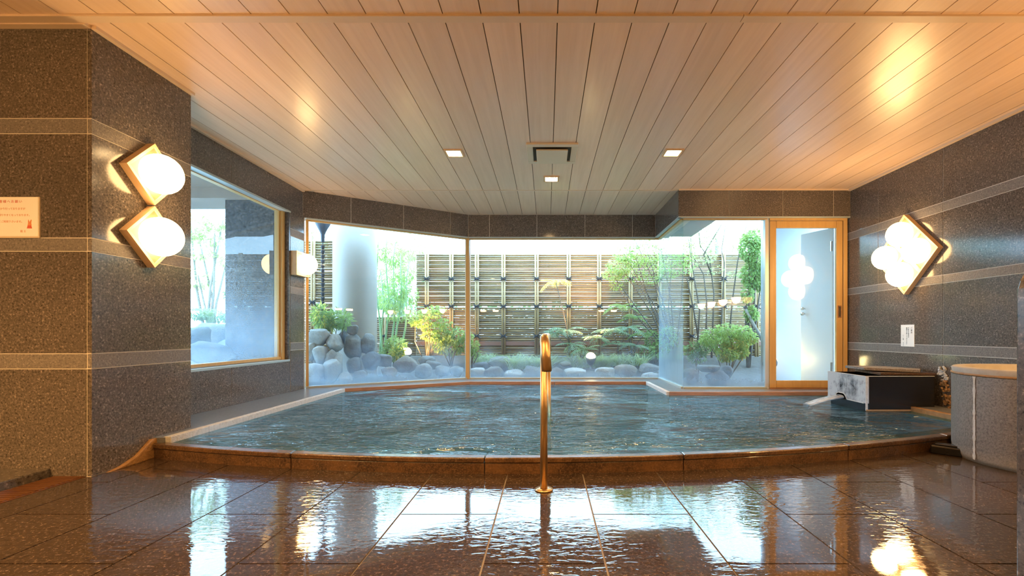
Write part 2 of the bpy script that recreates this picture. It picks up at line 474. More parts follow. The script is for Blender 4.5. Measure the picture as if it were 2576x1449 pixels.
trim(6, [(LW,PY1),(LW+.026,PY1),(LW+.026,5.19),(LW,5.19)], H-.020, H)
trim(7, [(-4.6,PY0-.036),(PX,PY0-.036),(PX,PY0),(-4.6,PY0)], H-.016, H)
trim(8, [(SX,DY-.016),(RW-.03,DY-.016),(RW-.03,DY),(SX,DY)], H-.014, H)

# ------------------------------------------------------------------ left wall, pillar and pier
wl = MB()
wl.box(-4.6, PX-.003, PY0+.003, PY1-.001, -.1, H+.1)
wl.box(-2.95, LW-.003, PY1, 4.92, -.1, .455)
wl.box(-2.95, LW-.003, PY1, 4.92, FB+.01, H+.1)
wl.box(-3.44, LW-.003, 4.945, 5.24, -.1, H+.1)
wall_left = wl.build('wall_left', 'grout', kind='structure')
clad(wall_left, (-4.6, PY0), (PX-.024, PY0), (0,-1), [0, .52, 1.33, 2.176])
clad(wall_left, (PX, PY1), (PX, PY0), (1,0), [0, .677], t=.024)
clad(wall_left, (LW, 4.92), (LW, PY1), (1,0), [0,.9,1.833], [(0,.455,0)])
clad(wall_left, (LW, 4.95), (LW, PY1), (1,0), [0,.93,1.863], [(FB,H,0)])
clad(wall_left, (LW, 5.222), (LW, 4.945), (1,0), [0,.277])
panel(wall_left, (-3.46,4.92), (LW,4.92), (0,-1), 0, FB+.2, .024, 'granite_slab_dark')
panel(wall_left, (-3.46,5.23), (-3.46,4.92), (-1,0), 0, FB+.3, .02, 'granite_slab_dark')
# beams above the glass
wb = MB()
def beam(mb, a, b, n, t=.20, back=.003):
    a = Vector(a); b = Vector(b); n = Vector(n)
    mb.prism([a-n*back, b-n*back, b-n*(t), a-n*(t)], FB+.006, H+.1)
AN3 = AN
beam(wb, A1-AD*.16, A2+AD*.09, AN); beam(wb, (A2.x-.02,BY), (SX+.12,BY), (0,-1)); beam(wb, (SX,BY+.1), (SX,DY+.03), (-1,0)); beam(wb, (SX+.03,DY), (RW,DY), (0,-1))
wall_back = wb.build('wall_back', 'grout', kind='structure')
top = [(FB,H,0)]
clad(wall_back, A1-AD*.034, A2, AN, [0,.51,1.13,1.75,(A2-A1).length+.034], top)
clad(wall_back, (A2.x,BY), (SX,BY), (0,-1), [0,.29,.94,1.60,2.25,2.563], top)
clad(wall_back, (SX,BY), (SX,DY), (-1,0), [0,.5,1.105], top)
clad(wall_back, (SX,DY), (RW,DY), (0,-1), [0,.57,1.18,1.75,1.94], top)
# right wall
wall_right = MB().box(RW+.003, RW+.16, -3.5, 5.40, -.12, H+.1).build('wall_right', 'grout', kind='structure')
clad(wall_right, (RW,5.28), (RW,-3.5), (-1,0), [0,.55,1.324,2.10,2.875,3.65,5.2,6.8,8.78])
# the unseen rest of the bathing hall, seen only in reflections
MB().box(-4.75, 3.6, -3.66, -3.5, -.1, H+.1).build('wall_rear', 'granite_polished', kind='structure')
MB().box(-4.75, -4.6, -3.5, PY1, -.1, H+.1).build('wall_side', 'granite_polished', kind='structure')

# ------------------------------------------------------------------ pool
LZ, WZ, PZ = .120, .084, -.38
pool = MB().prism([(x, curve(x)+.19) for x in [-2.335+i*.25 for i in range(23)]]+[(3.17,3.31),(3.17,4.94),(1.325,4.94),(1.325,5.98),(-1.01,5.98),(-2.335,5.22)], PZ-.06, PZ).build('pool_floor', 'pool_floor', kind='structure')
ledge = empty('pool_ledge', (0,4.5,0), kind='structure')
for pol in ([(-2.43,2.79),(-2.335,2.79),(-2.335,5.22),(-2.765,5.22),(-2.765,PY1+.002),(-2.43,PY1+.002)],
            [(-2.335,5.22),(-1.01,5.98),(-1.10,6.385),(-2.80,5.30),(-2.76,5.22)],
            [(-1.01,5.98),(1.325,5.98),(1.61,6.385),(-1.10,6.385)],
            [(1.325,5.98),(1.325,4.94),(1.61,5.29),(1.61,6.385)],
            [(1.325,4.94),(2.3,4.94),(2.3,5.29),(1.61,5.29)],
            [(2.304,4.94),(3.17,4.94),(RW-.002,5.29),(2.304,5.29)],
            [(3.17,4.94),(3.17,3.24),(RW-.002,3.24),(RW-.002,5.27)]):
    MB().prism(pol, PZ-.05, LZ).build('ledge_slab', 'slate_ledge', ledge)
def edging(a, b, mat, w=.035, z0=.062, z1=LZ+.003):
    a = Vector(a); b = Vector(b); d = (b-a).normalized(); n = Vector((-d.y, d.x))
    MB().prism([a-n*.012, b-n*.012, b+n*w, a+n*w], z0, z1).build('edging', mat, ledge, bevel=.004)
edging((-2.335,5.22), (-2.335,3.12), 'lime'); edging((-2.335,3.115), (-2.335,2.80), 'lime')
edging((-1.01,5.98), (-2.335,5.22), 'edging_wood', .02)
edging((.1,5.98), (-1.01,5.98), 'edging_wood', .02); edging((1.325,5.98), (.105,5.98), 'edging_wood', .02)
edging((1.325,4.94), (1.325,5.98), 'lime', .03)
edging((3.17,4.94), (1.325,4.94), 'edging_wood', .02)
edging((3.17,3.25), (3.17,4.94), 'rust_mortar', .03)
# curved kerb at the front, in cut stones
curb = empty('pool_curb', (0,2.5,0), kind='structure')
def arc(xa, xb, o0, o1, z0, z1, name, mat, bev=.006):
    n = 8; X = [xa+(xb-xa)*i/n for i in range(n+1)]
    MB().prism([(x, curve(x)+o0) for x in X]+[(x, curve(x)+o1) for x in X[::-1]], z0, z1).build(name, mat, curb, bevel=bev)
J = [-2.43,-1.43,-.334,.756,1.804,2.62,3.16]
for a, b in zip(J[:-1], J[1:]):
    arc(a+.002, b-.002, .008, .19, -.1, .058, 'riser_stone', 'curb_stone', .003)
    arc(a+.002, b-.002, 0, .062, .060, .0885, 'coping_stone', 'curb_stone')
    arc(a+.002, b-.002, .064, .19, .058, .076, 'inner_step', 'curb_stone', .002)
MB().extrude([(PX-.002,2.47,-.002),(PX-.002,2.80,-.002),(PX-.002,2.86,.112),(PX-.002,2.76,.118),(PX-.002,2.66,.045),(PX-.002,2.57,.014)], (.024,0,0)).build('mortar_fillet', 'rust_mortar', curb, bevel=.006)
wpoly = [(x, curve(x)+.058) for x in [-2.33+i*(5.49/30) for i in range(31)]]+[(3.165,4.935),(1.32,4.935),(1.32,5.975),(-1.008,5.975),(-2.33,5.215)]
wm = MB(); wm.add([(x,y,WZ) for x, y in wpoly], [tuple(range(len(wpoly)))])
wm.build('pool_water', 'pool_water', None, kind='stuff', label='rippled grey-green hot spring water filling the indoor pool', cat='water')

# ------------------------------------------------------------------ windows
def bar(name, a, b, n, z0, z1, t0, t1, mat, parent, bev=.002):
    """bar along plan line a-b between distances t0..t1 behind it (away from n)"""
    a = Vector(a); b = Vector(b); n = Vector(n)
    return MB().prism([a-n*t0, b-n*t0, b-n*t1, a-n*t1], z0, z1).build(name, mat, parent, bevel=bev)
def window(n_, a, b, n, z0, z1, gmat, frame=.035, mat='hinoki', left=True, right=True, bottom=True, top=True):
    a = Vector(a); b = Vector(b); d = (b-a).normalized()
    w = empty('window_%d' % n_, ((a.x+b.x)/2, (a.y+b.y)/2, z0), kind='structure')
    bar('pane', a, b, n, z0+.008, z1-.008, -.004, .004, gmat, w, 0)
    if top: bar('frame_rail', a, b, n, z1-.028, z1+.004, -.022, .03, mat, w)
    if bottom: bar('frame_rail', a, b, n, z0-.006, z0+.018, -.024, .03, 'sill_metal' if mat == 'hinoki' else mat, w)
    if left: bar('frame_stile', a, a+d*frame, n, z0, z1, -.02, .03, mat, w)
    if right: bar('frame_stile', b-d*frame, b, n, z0, z1, -.02, .03, mat, w)
    return w
# left wall window (room is on +X)
w1 = window(1, (LW-.09, PY1-.02), (LW-.09, 4.90), (1,0), .475, FB+.01, 'glass_misty', .05, left=False, bottom=False)
bar('frame_rail', (LW-.075, PY1), (LW-.075, 4.9), (1,0), .478, .505, -.02, .03, 'hinoki', w1)
bar('frame_stile', (LW-.045, 4.868), (LW-.045, 4.918), (1,0), .47, FB+.01, 0, .028, 'hinoki', w1)
bar('sill', (LW, PY1), (LW, 4.93), (1,0), .452, .474, -.004, .12, 'sill_metal', w1)
bar('flashing', (LW, PY1), (LW, 4.95), (1,0), FB-.012, FB+.006, -.003, .09, 'sill_metal', w1)
bar('jamb', (LW, 4.918), (LW, 4.945), (1,0), .474, FB, .002, .05, 'granite_slab_dark', w1)
GA1, GA2 = A1-AN*OV, A2-AN*OV+Vector((.012,.0))
GB = (A2.x-.02, BY+OV)
w2 = window(2, GA1, Vector(GB), AN, .125, FB+.008, 'glass_clear', .03, right=False)
w3 = window(3, GB, (SX+OV, BY+OV), (0,-1), .125, FB+.008, 'glass_clear', .03, left=False, right=False)
MB().box(GB[0]-.022, GB[0]+.024, BY+OV-.03, BY+OV+.03, .12, FB+.01).build('mullion', 'hinoki', w3, bevel=.003)
for dx in (-.034, .030):
    MB().box(GB[0]+dx, GB[0]+dx+.008, BY+OV-.012, BY+OV+.02, .13, FB).build('glazing_bead', 'aluminium', w3)
w4 = window(4, (SX+OV, BY+OV), (SX+OV, DY+OV), (-1,0), .125, FB+.008, 'glass_side', .03, left=False, right=False)
w5 = window(5, (SX+OV, DY+OV), (2.515, DY+OV), (0,-1), .125, FB+.008, 'glass_clear', .03, left=False, right=False)
MB().box(2.492, 2.536, DY+OV-.02, DY+OV+.03, .12, FB+.005).build('frame_stile', 'aluminium', w5, bevel=.002)
for a, b, n in ((A1, A2, AN), ((A2.x,BY), (SX,BY), Vector((0,-1))), ((SX,BY), (SX,DY), Vector((-1,0))), ((SX,DY), (RW,DY), Vector((0,-1)))):
    bar('flashing', a, b, n, FB-.010, FB+.004, -.002, .04, 'sill_metal', w3)
# sliding wooden door
d1 = empty('door_1', (2.97, DY+.06, LZ), kind='structure')
YD = DY+OV-.02
MB().box(2.536, 3.418, YD-.02, YD+.05, 2.035, 2.076).build('door_frame', 'hinoki', d1, bevel=.003)
MB().box(3.372, 3.418, YD-.02, YD+.06, LZ, 2.035).build('door_frame', 'hinoki', d1, bevel=.003)
MB().box(2.536, 3.418, YD-.02, YD+.05, LZ-.02, LZ+.012).build('threshold', 'edging_wood', d1, bevel=.003)
leaf = empty('door_leaf', (2.95, YD, LZ+.012), parent=d1)
MB().box(2.540, 2.612, YD-.012, YD+.022, LZ+.014, 2.032).build('stile', 'hinoki', leaf, bevel=.003)
MB().box(3.296, 3.366, YD-.012, YD+.022, LZ+.014, 2.032).build('stile', 'hinoki', leaf, bevel=.003)
MB().box(2.614, 3.294, YD-.012, YD+.022, 1.952, 2.032).build('rail', 'hinoki', leaf, bevel=.003)
MB().box(2.614, 3.294, YD-.012, YD+.022, LZ+.014, LZ+.096).build('rail', 'hinoki', leaf, bevel=.003)
MB().box(2.612, 3.296, YD+.002, YD+.008, LZ+.094, 1.954).build('pane', 'glass_door', leaf)
hp = MB(); hx, hz = 3.331, 1.0
hp.box(hx-.020, hx-.012, YD-.018, YD-.011, hz-.07, hz+.07); hp.box(hx+.012, hx+.020, YD-.018, YD-.011, hz-.07, hz+.07)
hp.box(hx-.012, hx+.012, YD-.018, YD-.011, hz+.058, hz+.07); hp.box(hx-.012, hx+.012, YD-.018, YD-.011, hz-.07, hz-.058)
hp.build('finger_pull', 'edging_wood', leaf)
MB().box(hx-.012, hx+.012, YD-.0135, YD-.0115, hz-.058, hz+.058).build('pull_recess', 'vent_dark', leaf)

# ------------------------------------------------------------------ wall lamps
def globe(c, n, r=.116, squash=.92):
    mb = MB(); prof = []
    for i in range(17):
        a = math.pi*i/16; prof.append((max(r*math.sin(a), .0004), -r*squash*math.cos(a)))
    return mb.lathe(prof, c, 28, n)
def lamp_unit(parent, c, n, u, v, s, rails=('a','b','c','d'), off=.034, gname='globe'):
    """square plate with edges along unit vectors u, v on a wall with normal n, plus its opal globe"""
    c = Vector(c); n = Vector(n); h = s/2
    q = lambda a, b, k: c+u*a+v*b+n*k
    pl = MB().extrude([q(-h+.012,-h+.012,.004), q(h-.012,-h+.012,.004), q(h-.012,h-.012,.004), q(-h+.012,h-.012,.004)], n*off).build('plate', 'lamp_plate', parent)
    w = .016
    R4 = {'a': [(-h,-h),(h,-h),(h-w,-h+w),(-h+w,-h+w)], 'b': [(h,-h),(h,h),(h-w,h-w),(h-w,-h+w)],
          'c': [(h,h),(-h,h),(-h+w,h-w),(h-w,h-w)], 'd': [(-h,h),(-h,-h),(-h+w,-h+w),(-h+w,h-w)]}
    for k in rails:
        MB().extrude([q(x,y,.001) for x, y in R4[k]], n*(off+.012)).build('frame_rail', 'lamp_wood', parent)
    globe(c+n*(off+.052), n).build(gname, 'globe_light', pl, smooth=True)
S2 = math.sqrt(.5)
du, dv = Vector((0,S2,S2)), Vector((0,-S2,S2))
for z, lab in ((1.712, 'upper of two diamond wooden wall lamps with glowing globe on the granite pillar'),
               (1.336, 'lower of two diamond wooden wall lamps with glowing globe on the granite pillar')):
    L = empty('wall_lamp', (PX, 2.748, z-.19), lab, 'lamp', 'diamond lamps on the pillar')
    lamp_unit(L, (PX, 2.748, z), (1,0,0), du, dv, .262)
L = empty('wall_lamp', (RW, 4.33, 1.12), 'diamond wooden wall lamp of four glowing globes on the right wall', 'lamp')
cz, cy, s = 1.50, 4.33, .268
for a, b in ((.5,.5),(-.5,.5),(.5,-.5),(-.5,-.5)):
    lamp_unit(L, Vector((RW,cy,cz))+du*a*s+dv*b*s, (-1,0,0), du, dv, s)
L = empty('wall_lamp', (LW, 5.085, 1.39), 'small square wall lamp with glowing globe on the narrow pier between windows', 'lamp')
lamp_unit(L, (LW, 5.085, 1.52), (1,0,0), Vector((0,1,0)), Vector((0,0,1)), .262, off=.05)

# recessed downlights and the ceiling vent
def downlight(x, y, lab, group='square recessed downlights', power=45):
    L = empty('downlight', (x, y, H-.012), lab, 'downlight', group)
    h, w = .082, .020
    for x0, x1, y0, y1 in ((-h,h,-h,-h+w),(-h,h,h-w,h),(-h,-h+w,-h+w,h-w),(h-w,h,-h+w,h-w)):
        MB().box(x+x0, x+x1, y+y0, y+y1, H-.012, H+.002).build('bezel', 'lamp_wood', L, bevel=.003)
    MB().box(x-h+w, x+h-w, y-h+w, y+h-w, H-.005, H-.001).build('lens', 'downlight', L)
    ld = bpy.data.lights.new('bulb', 'SPOT'); ld.energy = power; ld.color = WARM2; ld.spot_size = R(140); ld.spot_blend = .8; ld.shadow_soft_size = .06
    lo = bpy.data.objects.new('bulb', ld); COL.objects.link(lo); lo.parent = L; lo.location = (0,0,-.02)
downlight(-.829, 4.107, 'square glowing downlight in the ceiling left of the air vent')
downlight(1.130, 4.100, 'square glowing downlight in the ceiling right of the air vent')
downlight(.050, 4.795, 'square glowing downlight in the ceiling just behind the air vent')
V = empty('ceiling_vent', (.048, 4.11, H-.03), 'square cream air vent with raised centre plate in the plank ceiling', 'vent')
vx, vy, h = .048, 4.11, .222
for x0, x1, y0, y1 in ((-h,h,-h,-h+.055),(-h,h,h-.055,h),(-h,-h+.055,-h+.055,h-.055),(h-.055,h,-h+.055,h-.055)):
    MB().box(vx+x0, vx+x1, vy+y0, vy+y1, H-.018, H).build('vent_frame', 'vent_paint', V, bevel=.003)
MB().box(vx-h+.055, vx+h-.055, vy-h+.055, vy+h-.055, H-.006, H-.002).build('vent_duct', 'vent_dark', V)
MB().box(vx-.138, vx+.138, vy-.135, vy+.158, H-.034, H-.022).build('centre_plate', 'vent_paint', V, bevel=.003)

for x, y, nm in ((-3.3,-.4,'far left of the camera'),(-3.1,.3,'beside the left wall'),(-1.1,.6,'left of the camera'),(1.2,.6,'right of the camera')):  # lamps added out of view to light the pillar and front floor
    downlight(x, y, 'unseen downlight added over the washing floor %s' % nm, power=150 if x < -3 else 150)

# bowl lamps over the washing places, outside the frame and mirrored in the panes, except the added row
def bowl(x, y, z, lab, n):
    L = empty('bowl_lamp', (x, y, z-.06), lab, 'lamp', 'bowl lamps over the washing places')
    c = Vector((x, y, z))
    MB().lathe([(.004,-.11),(.038,-.102),(.067,-.068),(.081,0),(.072,.001),(.004,.001)], c, 18).build('bowl', 'bowl_light', L, smooth=True)
    MB().box(min(x, x+n[0]*.09)-.012, max(x, x+n[0]*.09)+.012, y-.012, y+.012, z+.001, z+.016).build('bracket', 'steel_dark', L)
for i, y in enumerate((2.42, 1.82, 1.22, .62)):
    bowl(RW-.10, y, 1.38, 'glowing bowl lamp on the right wall beside the frame, number %s from the pool' % ('one two three four'.split()[i]), (1,0,0))
for x, lab in ((1.42,'inner'),(1.74,'outer')):
    bowl(x, .83, 1.36, '%s glowing bowl lamp on the right washing partition, mirrored in the back pane' % lab, (0,1,0))
for x, lab in ((-1.32,'inner'),(-1.64,'outer')):
    bowl(x, .83, 1.36, '%s glowing bowl lamp on the left washing partition, mirrored in the back pane' % lab, (0,1,0))
for x, lab in ((-3.25,'first'),(-2.95,'second'),(-2.65,'third'),(-2.35,'fourth')):  # unseen row of lamps added to light the pillar front evenly
    bowl(x, .55, 1.50, '%s glowing bowl lamp of the unseen row added to light the pillar, far left of the camera' % lab, (0,1,0))
pa = empty('wash_partition', (-2.8, .6, 0), 'long dark partition added to carry the four added bowl lamps, far left of the camera', 'partition')  # unseen partition added only to hold the added lamps
MB().box(-3.42, -2.18, .40, .44, 0, 1.42).build('slab', 'granite_slab_dark', pa, bevel=.01)
MB().box(-3.42, -2.18, .40, .56, 1.501, 1.52).build('lamp_rail', 'steel_dark', pa)
for x, nm in ((1.58,'right'),(-1.48,'left')):
    pa = empty('wash_partition', (x, .83, 0), 'slim dark washing partition carrying two bowl lamps, %s of the camera' % nm, 'partition')
    MB().box(x-.32, x+.32, .86, .90, 0, 1.30).build('slab', 'granite_slab_dark', pa, bevel=.01)
    MB().box(x-.32, x+.32, .82, .91, 1.345, 1.36+.02).build('lamp_rail', 'steel_dark', pa)
for x in (-1.6, 1.4):  # unseen lamps added behind the camera as warm fill light
    for y in (-.9, -2.5):
        downlight(x, y, 'unseen downlight added behind the camera, %s row, %s' % ('left' if x < 0 else 'right', 'near' if y > -1 else 'far'), power=110)

# ------------------------------------------------------------------ handrail
def bend(pts, r, n=7):
    """round the corners of a polyline"""
    pts = [Vector(p) for p in pts]; out = [pts[0]]
    for i in range(1, len(pts)-1):
        a, b, c = pts[i-1], pts[i], pts[i+1]; p0 = b+(a-b).normalized()*r; p1 = b+(c-b).normalized()*r
        for k in range(n+1):
            t = k/n; out.append(p0*(1-t)**2+b*2*t*(1-t)+p1*t*t)
    return out+[pts[-1]]
hr = empty('handrail', (-.012, 2.21, 0), 'polished steel pipe handrail, tinted for warm reflections, standing at the pool edge', 'handrail')
MB().tube(bend([(.001,2.0,.592),(-.009,2.02,.735),(.012,3.86,.735),(.018,3.87,.60)], .07), .0222, 16).build('rail', 'rail_metal', hr, smooth=True)
MB().tube([(.001,2.0,.590),(.001,2.0,.592)], .019, 16).build('end_plug', 'steel_dark', hr)
hpost = MB().tube([(-.013,2.21,0),(-.013,2.21,.72)], .0178, 16).build('post', 'rail_metal', hr, smooth=True)
MB().lathe([(.0180,.001),(.044,.001),(.044,.006),(.020,.010),(.0178,.010)], (-.013,2.21,0), 24).build('floor_flange', 'rail_metal', hpost, smooth=True)
MB().tube([(.017,3.87,.62),(.026,3.88,-.37)], .0165, 14).build('pool_leg', 'rail_metal', hr, smooth=True)

# ------------------------------------------------------------------ hot spring spout box
fb = empty('spout_box', (3.05, 4.2, WZ), 'dark open granite box with lime-streaked side pouring water into the pool', 'spout box')
X0, X1, Y0, Y1, ZT = 2.75, 3.345, 3.94, 4.47, .382
MB().box(X0+.028, X1, Y0, Y0+.03, .072, ZT).build('front_wall', 'black_glossy', fb, bevel=.003)
MB().box(X0+.028, X1, Y1-.03, Y1, .072, ZT).build('back_wall', 'black_glossy', fb, bevel=.003)
MB().box(X1-.03, X1, Y0+.03, Y1-.03, .125, ZT).build('end_wall', 'black_glossy', fb)
yz = [(Y0,.150),(4.19,.150),(4.20,.178),(4.225,.197),(4.30,.200),(4.33,.187),(4.345,.150),(Y1,.146),(Y1,ZT),(Y0,ZT)]
sw = MB().extrude([(X0,y,z) for y, z in yz], (.028,0,0)).build('side_wall', 'lime_face', fb)
MB().extrude([(X0-.004,y,z) for y, z in [(Y0+.02,.146),(4.185,.148),(4.197,.182),(4.222,.203),(4.30,.206),(4.336,.190),(4.35,.150),(Y1,.143),(Y1,.149),(4.345,.156),(4.327,.188),(4.30,.199),(4.226,.196),(4.203,.176),(4.192,.155),(Y0+.02,.155)]], (.006,0,0)).build('lime_rim', 'lime', sw)
MB().box(X0+.02, X1-.03, Y0+.03, Y1-.03, .07, .15).build('plinth', 'black_glossy', fb)
MB().box(X0+.028, X1-.03, Y0+.03, Y1-.03, .32, .33).build('box_water', 'black_glossy', fb)
for a in ((X0-.001,X1,Y0-.002,Y0+.012),(X0-.002,X0+.012,Y0+.013,Y1)):
    MB().box(*a, ZT, ZT+.004).build('rim_line', 'lime', fb)
MB().box(X0-.003, X0+.016, Y0-.004, Y0-.001, .09, ZT).build('corner_lime', 'lime', fb)
MB().box(X0, 3.17, Y0-.006, Y0-.001, .085, .098).build('tide_line', 'rust_mortar', fb)
# lids lying on it
def slab(name, pts, z0, z1, mat, lab, tilt=0):
    mb = MB(); cx = sum(p[0] for p in pts)/len(pts)
    mb.prism(pts, z0, z1)
    for v in mb.v: v.z += (v.x-cx)*tilt
    return mb.build(name, mat, None, bevel=.004, cat='slab', label=lab, group='loose slabs on the spout box')
slab('stone_slab', [(2.94,4.02),(3.40,3.985),(3.41,4.40),(2.98,4.42)], ZT+.004, ZT+.026, 'curb_stone', 'lower brown slab covering the spout box, under the pale one')
slab('stone_slab', [(2.89,4.16),(3.26,3.99),(3.405,4.16),(3.30,4.44),(2.90,4.44)], ZT+.031, ZT+.056, 'granite_rough', 'upper pale slab lying askew on the spout box', -.02)
def crust(lab, pts, seed, mat='lime'):
    random.seed(seed); mb = MB()
    for (x, y, z, r) in pts:
        for k in range(26):
            c = Vector((x+random.uniform(-.35,.2)*r, y+random.uniform(-1,1)*r, z+random.uniform(-1.3,1.3)*r)); rr = r*random.uniform(.14,.36)
            vs_, fs_ = ICO; mb.add([c+Vector(v)*rr*(1+.35*noise.noise(Vector(v)*2.3+c*40)) for v in vs_], fs_)
    return mb.build('mineral_crust', mat, None, cat='mineral deposit', kind='stuff', label=lab, group='mineral deposits on the wall')
def ico(sub):
    import bmesh
    bm = bmesh.new(); bmesh.ops.create_icosphere(bm, subdivisions=sub, radius=1)
    r = ([v.co.copy() for v in bm.verts], [tuple(v.index for v in f.verts) for f in bm.faces]); bm.free(); return r
ICO = ico(2); ICO3 = ico(3)
crust('white lime bloom on the wall just above the right end of the spout box', [(3.42,3.95,.42,.035),(3.42,3.93,.37,.03)], 3)
crust('rusty mineral crust on the wall below the white bloom beside the spout box', [(3.42,3.93,.30,.035),(3.425,3.92,.24,.03),(3.425,3.90,.18,.035),(3.425,3.84,.22,.025),(3.425,3.86,.15,.03)], 4, 'rust_mortar')
crust('separate pale deposit on the wall left of the round stone basin', [(3.425,3.70,.34,.018),(3.425,3.68,.28,.02),(3.425,3.66,.22,.022),(3.425,3.64,.16,.02)], 5, 'rust_mortar')
# poured water
pts = []
for i in range(15):
    t = i/14; x = X0+.05-.36*t; pts.append((x, 4.268+.02*t, .168-.085*t**1.7, .052+.012*t, .020*(1-.45*t)))
mb = MB(); rings = []
for x, y, z, w, hh in pts:
    rings.append([(x, y+w*math.cos(2*math.pi*k/12), z+hh*math.sin(2*math.pi*k/12)) for k in range(12)])
vv = [p for r in rings for p in r]; ff = [(i*12+k, i*12+(k+1) % 12, (i+1)*12+(k+1) % 12, (i+1)*12+k) for i in range(14) for k in range(12)]
mb.add(vv, ff+[tuple(range(12)), tuple(range(14*12, 15*12))[::-1]])
mb.build('water_stream', 'stream_water', None, smooth=True, cat='water', label='white stream of hot water pouring from the notch in the spout box', kind='stuff')

# ------------------------------------------------------------------ round stone basin, drain block, partition
ub = empty('stone_basin', (2.93, 2.66, 0), 'large round granite basin with pale lime seam standing right of the pool', 'basin')
uc = (2.93, 2.66, 0); ur = .432
MB().lathe([(.40,0),(ur-.012,.001),(ur-.004,.03),(ur,.07),(ur,.505)], uc, 64).build('body', 'urn_granite', ub, smooth=True)
MB().lathe([(ur-.004,.505),(ur+.004,.508),(ur+.004,.516),(ur-.003,.519)], uc, 64).build('lip_line', 'rust_mortar', ub, smooth=True)
MB().lathe([(ur-.003,.519),(ur,.545),(ur-.008,.552),(ur-.06,.552),(ur-.075,.545),(ur-.085,.50),(.001,.49)], uc, 64).build('rim', 'urn_rim', ub, smooth=True)
mb = MB(); random.seed(8); prev = None
ang = math.pi*1.0-.02
for side in (1,):
    ring = []
    for i in range(24):
        z = .02+.485*i/23; w = .008+random.uniform(-.003,.003); 
        a0, a1 = ang-w/ur, ang+w/ur
        ring.append([(uc[0]+(ur+.003)*math.cos(a), uc[1]+(ur+.003)*math.sin(a), z) for a in (a0, (a0+a1)/2, a1)])
    mb.add([p for r in ring for p in r], [(i*3+k, i*3+k+1, (i+1)*3+k+1, (i+1)*3+k) for i in range(23) for k in range(2)])
mb.build('lime_seam', 'lime', ub)
db = empty('drain_block', (2.53, 2.89, 0), 'small wet black drain stone wedged between kerb and round basin', 'drain')
MB().prism([(2.42,2.885),(2.50,2.96),(2.64,2.83),(2.555,2.745)], 0, .052).build('block', 'black_glossy', db, bevel=.008)
MB().prism([(2.45,2.888),(2.50,2.935),(2.60,2.84),(2.55,2.79)], .052, .06).build('cap', 'black_glossy', db, bevel=.004)
pp = [(1.447,1.35,0)]+[(1.447,1.35,.87)]
for i in range(1, 9):
    a = math.pi-math.pi/2*i/8; pp.append((1.447+.13+.13*math.cos(a), 1.35, .87+.13*math.sin(a)))
pp += [(2.25,1.35,1.0),(2.25,1.35,0)]
MB().extrude(pp, (0,.06,0)).build('partition_slab', 'granite_slab_dark', None, bevel=.006, cat='partition', label='dark speckled granite slab with rounded corner at the right edge of the picture')

# ------------------------------------------------------------------ notices
def text(body, size, loc, rot, mat, parent, align='RIGHT', space=1.0, name='text_line'):
    cu = bpy.data.curves.new(name, 'FONT'); cu.body = body; cu.size = size; cu.align_x = align; cu.align_y = 'CENTER'
    cu.space_character = space; cu.extrude = .0002; cu.resolution_u = 2
    o = bpy.data.objects.new(name, cu); COL.objects.link(o)
    dg = bpy.context.evaluated_depsgraph_get(); me = bpy.data.meshes.new_from_object(o.evaluated_get(dg))
    bpy.data.objects.remove(o); me.materials.clear(); me.materials.append(M[mat])
    q = link(name, me, loc, parent); q.rotation_euler = rot
    return q
n1 = empty('notice', (-2.92, PY0, 1.27), 'laminated cream notice with red lettering on the pillar, left edge', 'notice')
yp = PY0-.006
MB().box(-3.14, -2.668, yp, PY0, 1.259, 1.474).build('board', 'vent_paint', n1)
sh1 = MB().box(-3.14, -2.672, yp-.002, yp, 1.267, 1.4725).build('sheet', 'paper', n1)
fx = (R(90), 0, 0)
def lx(px): return (px-VPX)*PY0/F_PX
def lz(py): return CAM_H-(py-VPY)*PY0/F_PX
text('お客様へお願い', .0165, (lx(60), yp-.0025, lz(508.5)), fx, 'ink_red', sh1, space=1.5)
text('清掃はしっかり行っておりますが', .0132, (lx(68), yp-.0025, lz(526.6)), fx, 'ink_red_pale', sh1)
text('温泉成分で滑りやすくなっております。', .0132, (lx(83), yp-.0025, lz(542.5)), fx, 'ink_red_pale', sh1)
text('お気をつけてご利用下さいませ。', .0132, (lx(64), yp-.0025, lz(558.7)), fx, 'ink_red_pale', sh1)
text('館 主', .0132, (lx(70), yp-.0025, lz(583)), fx, 'ink_red_pale', sh1)
mb = MB()
def qd(pts): mb.extrude([(lx(x), yp-.002, lz(y)) for x, y in pts], (0,-.0004,0))
qd([(74,568),(83,568),(85,575.5),(72,575.5)])
mb.build('printed_skirt', 'ink_red', sh1); mb = MB()
qd([(75,556),(76,553),(79,560),(82,553.5),(84,554),(83,562),(84,568),(74,568),(75,562)])
mb.build('printed_figure', 'ink_red_pale', sh1)

n2 = empty('notice', (RW, 4.34, .628), 'small white notice with vertical black lettering on the right wall', 'notice')
xr = RW-.003
sh2 = MB().box(xr, RW, 4.262, 4.422, .629, .836).build('sheet', 'paper_white', n2)
rr = (R(90), 0, R(-90))
def ry(px): return RW*F_PX/(px-VPX)
def vcol(s_, px, z0, dz, size):
    y = ry(px)
    for i, ch in enumerate(s_):
        if ch != ' ': text(ch, size, (xr-.0006, y, z0-dz*i), rr, 'ink_black', sh2, 'CENTER', name='character')
vcol('ご案内', 2294, .803, .022, .020)
vcol('当館の温泉は', 2286.3, .803, .0166, .0155)
vcol('循環ろ過しております', 2281.8, .803, .0166, .0155)
vcol('いこ館 主人', 2273.2, .735, .0185, .0155)

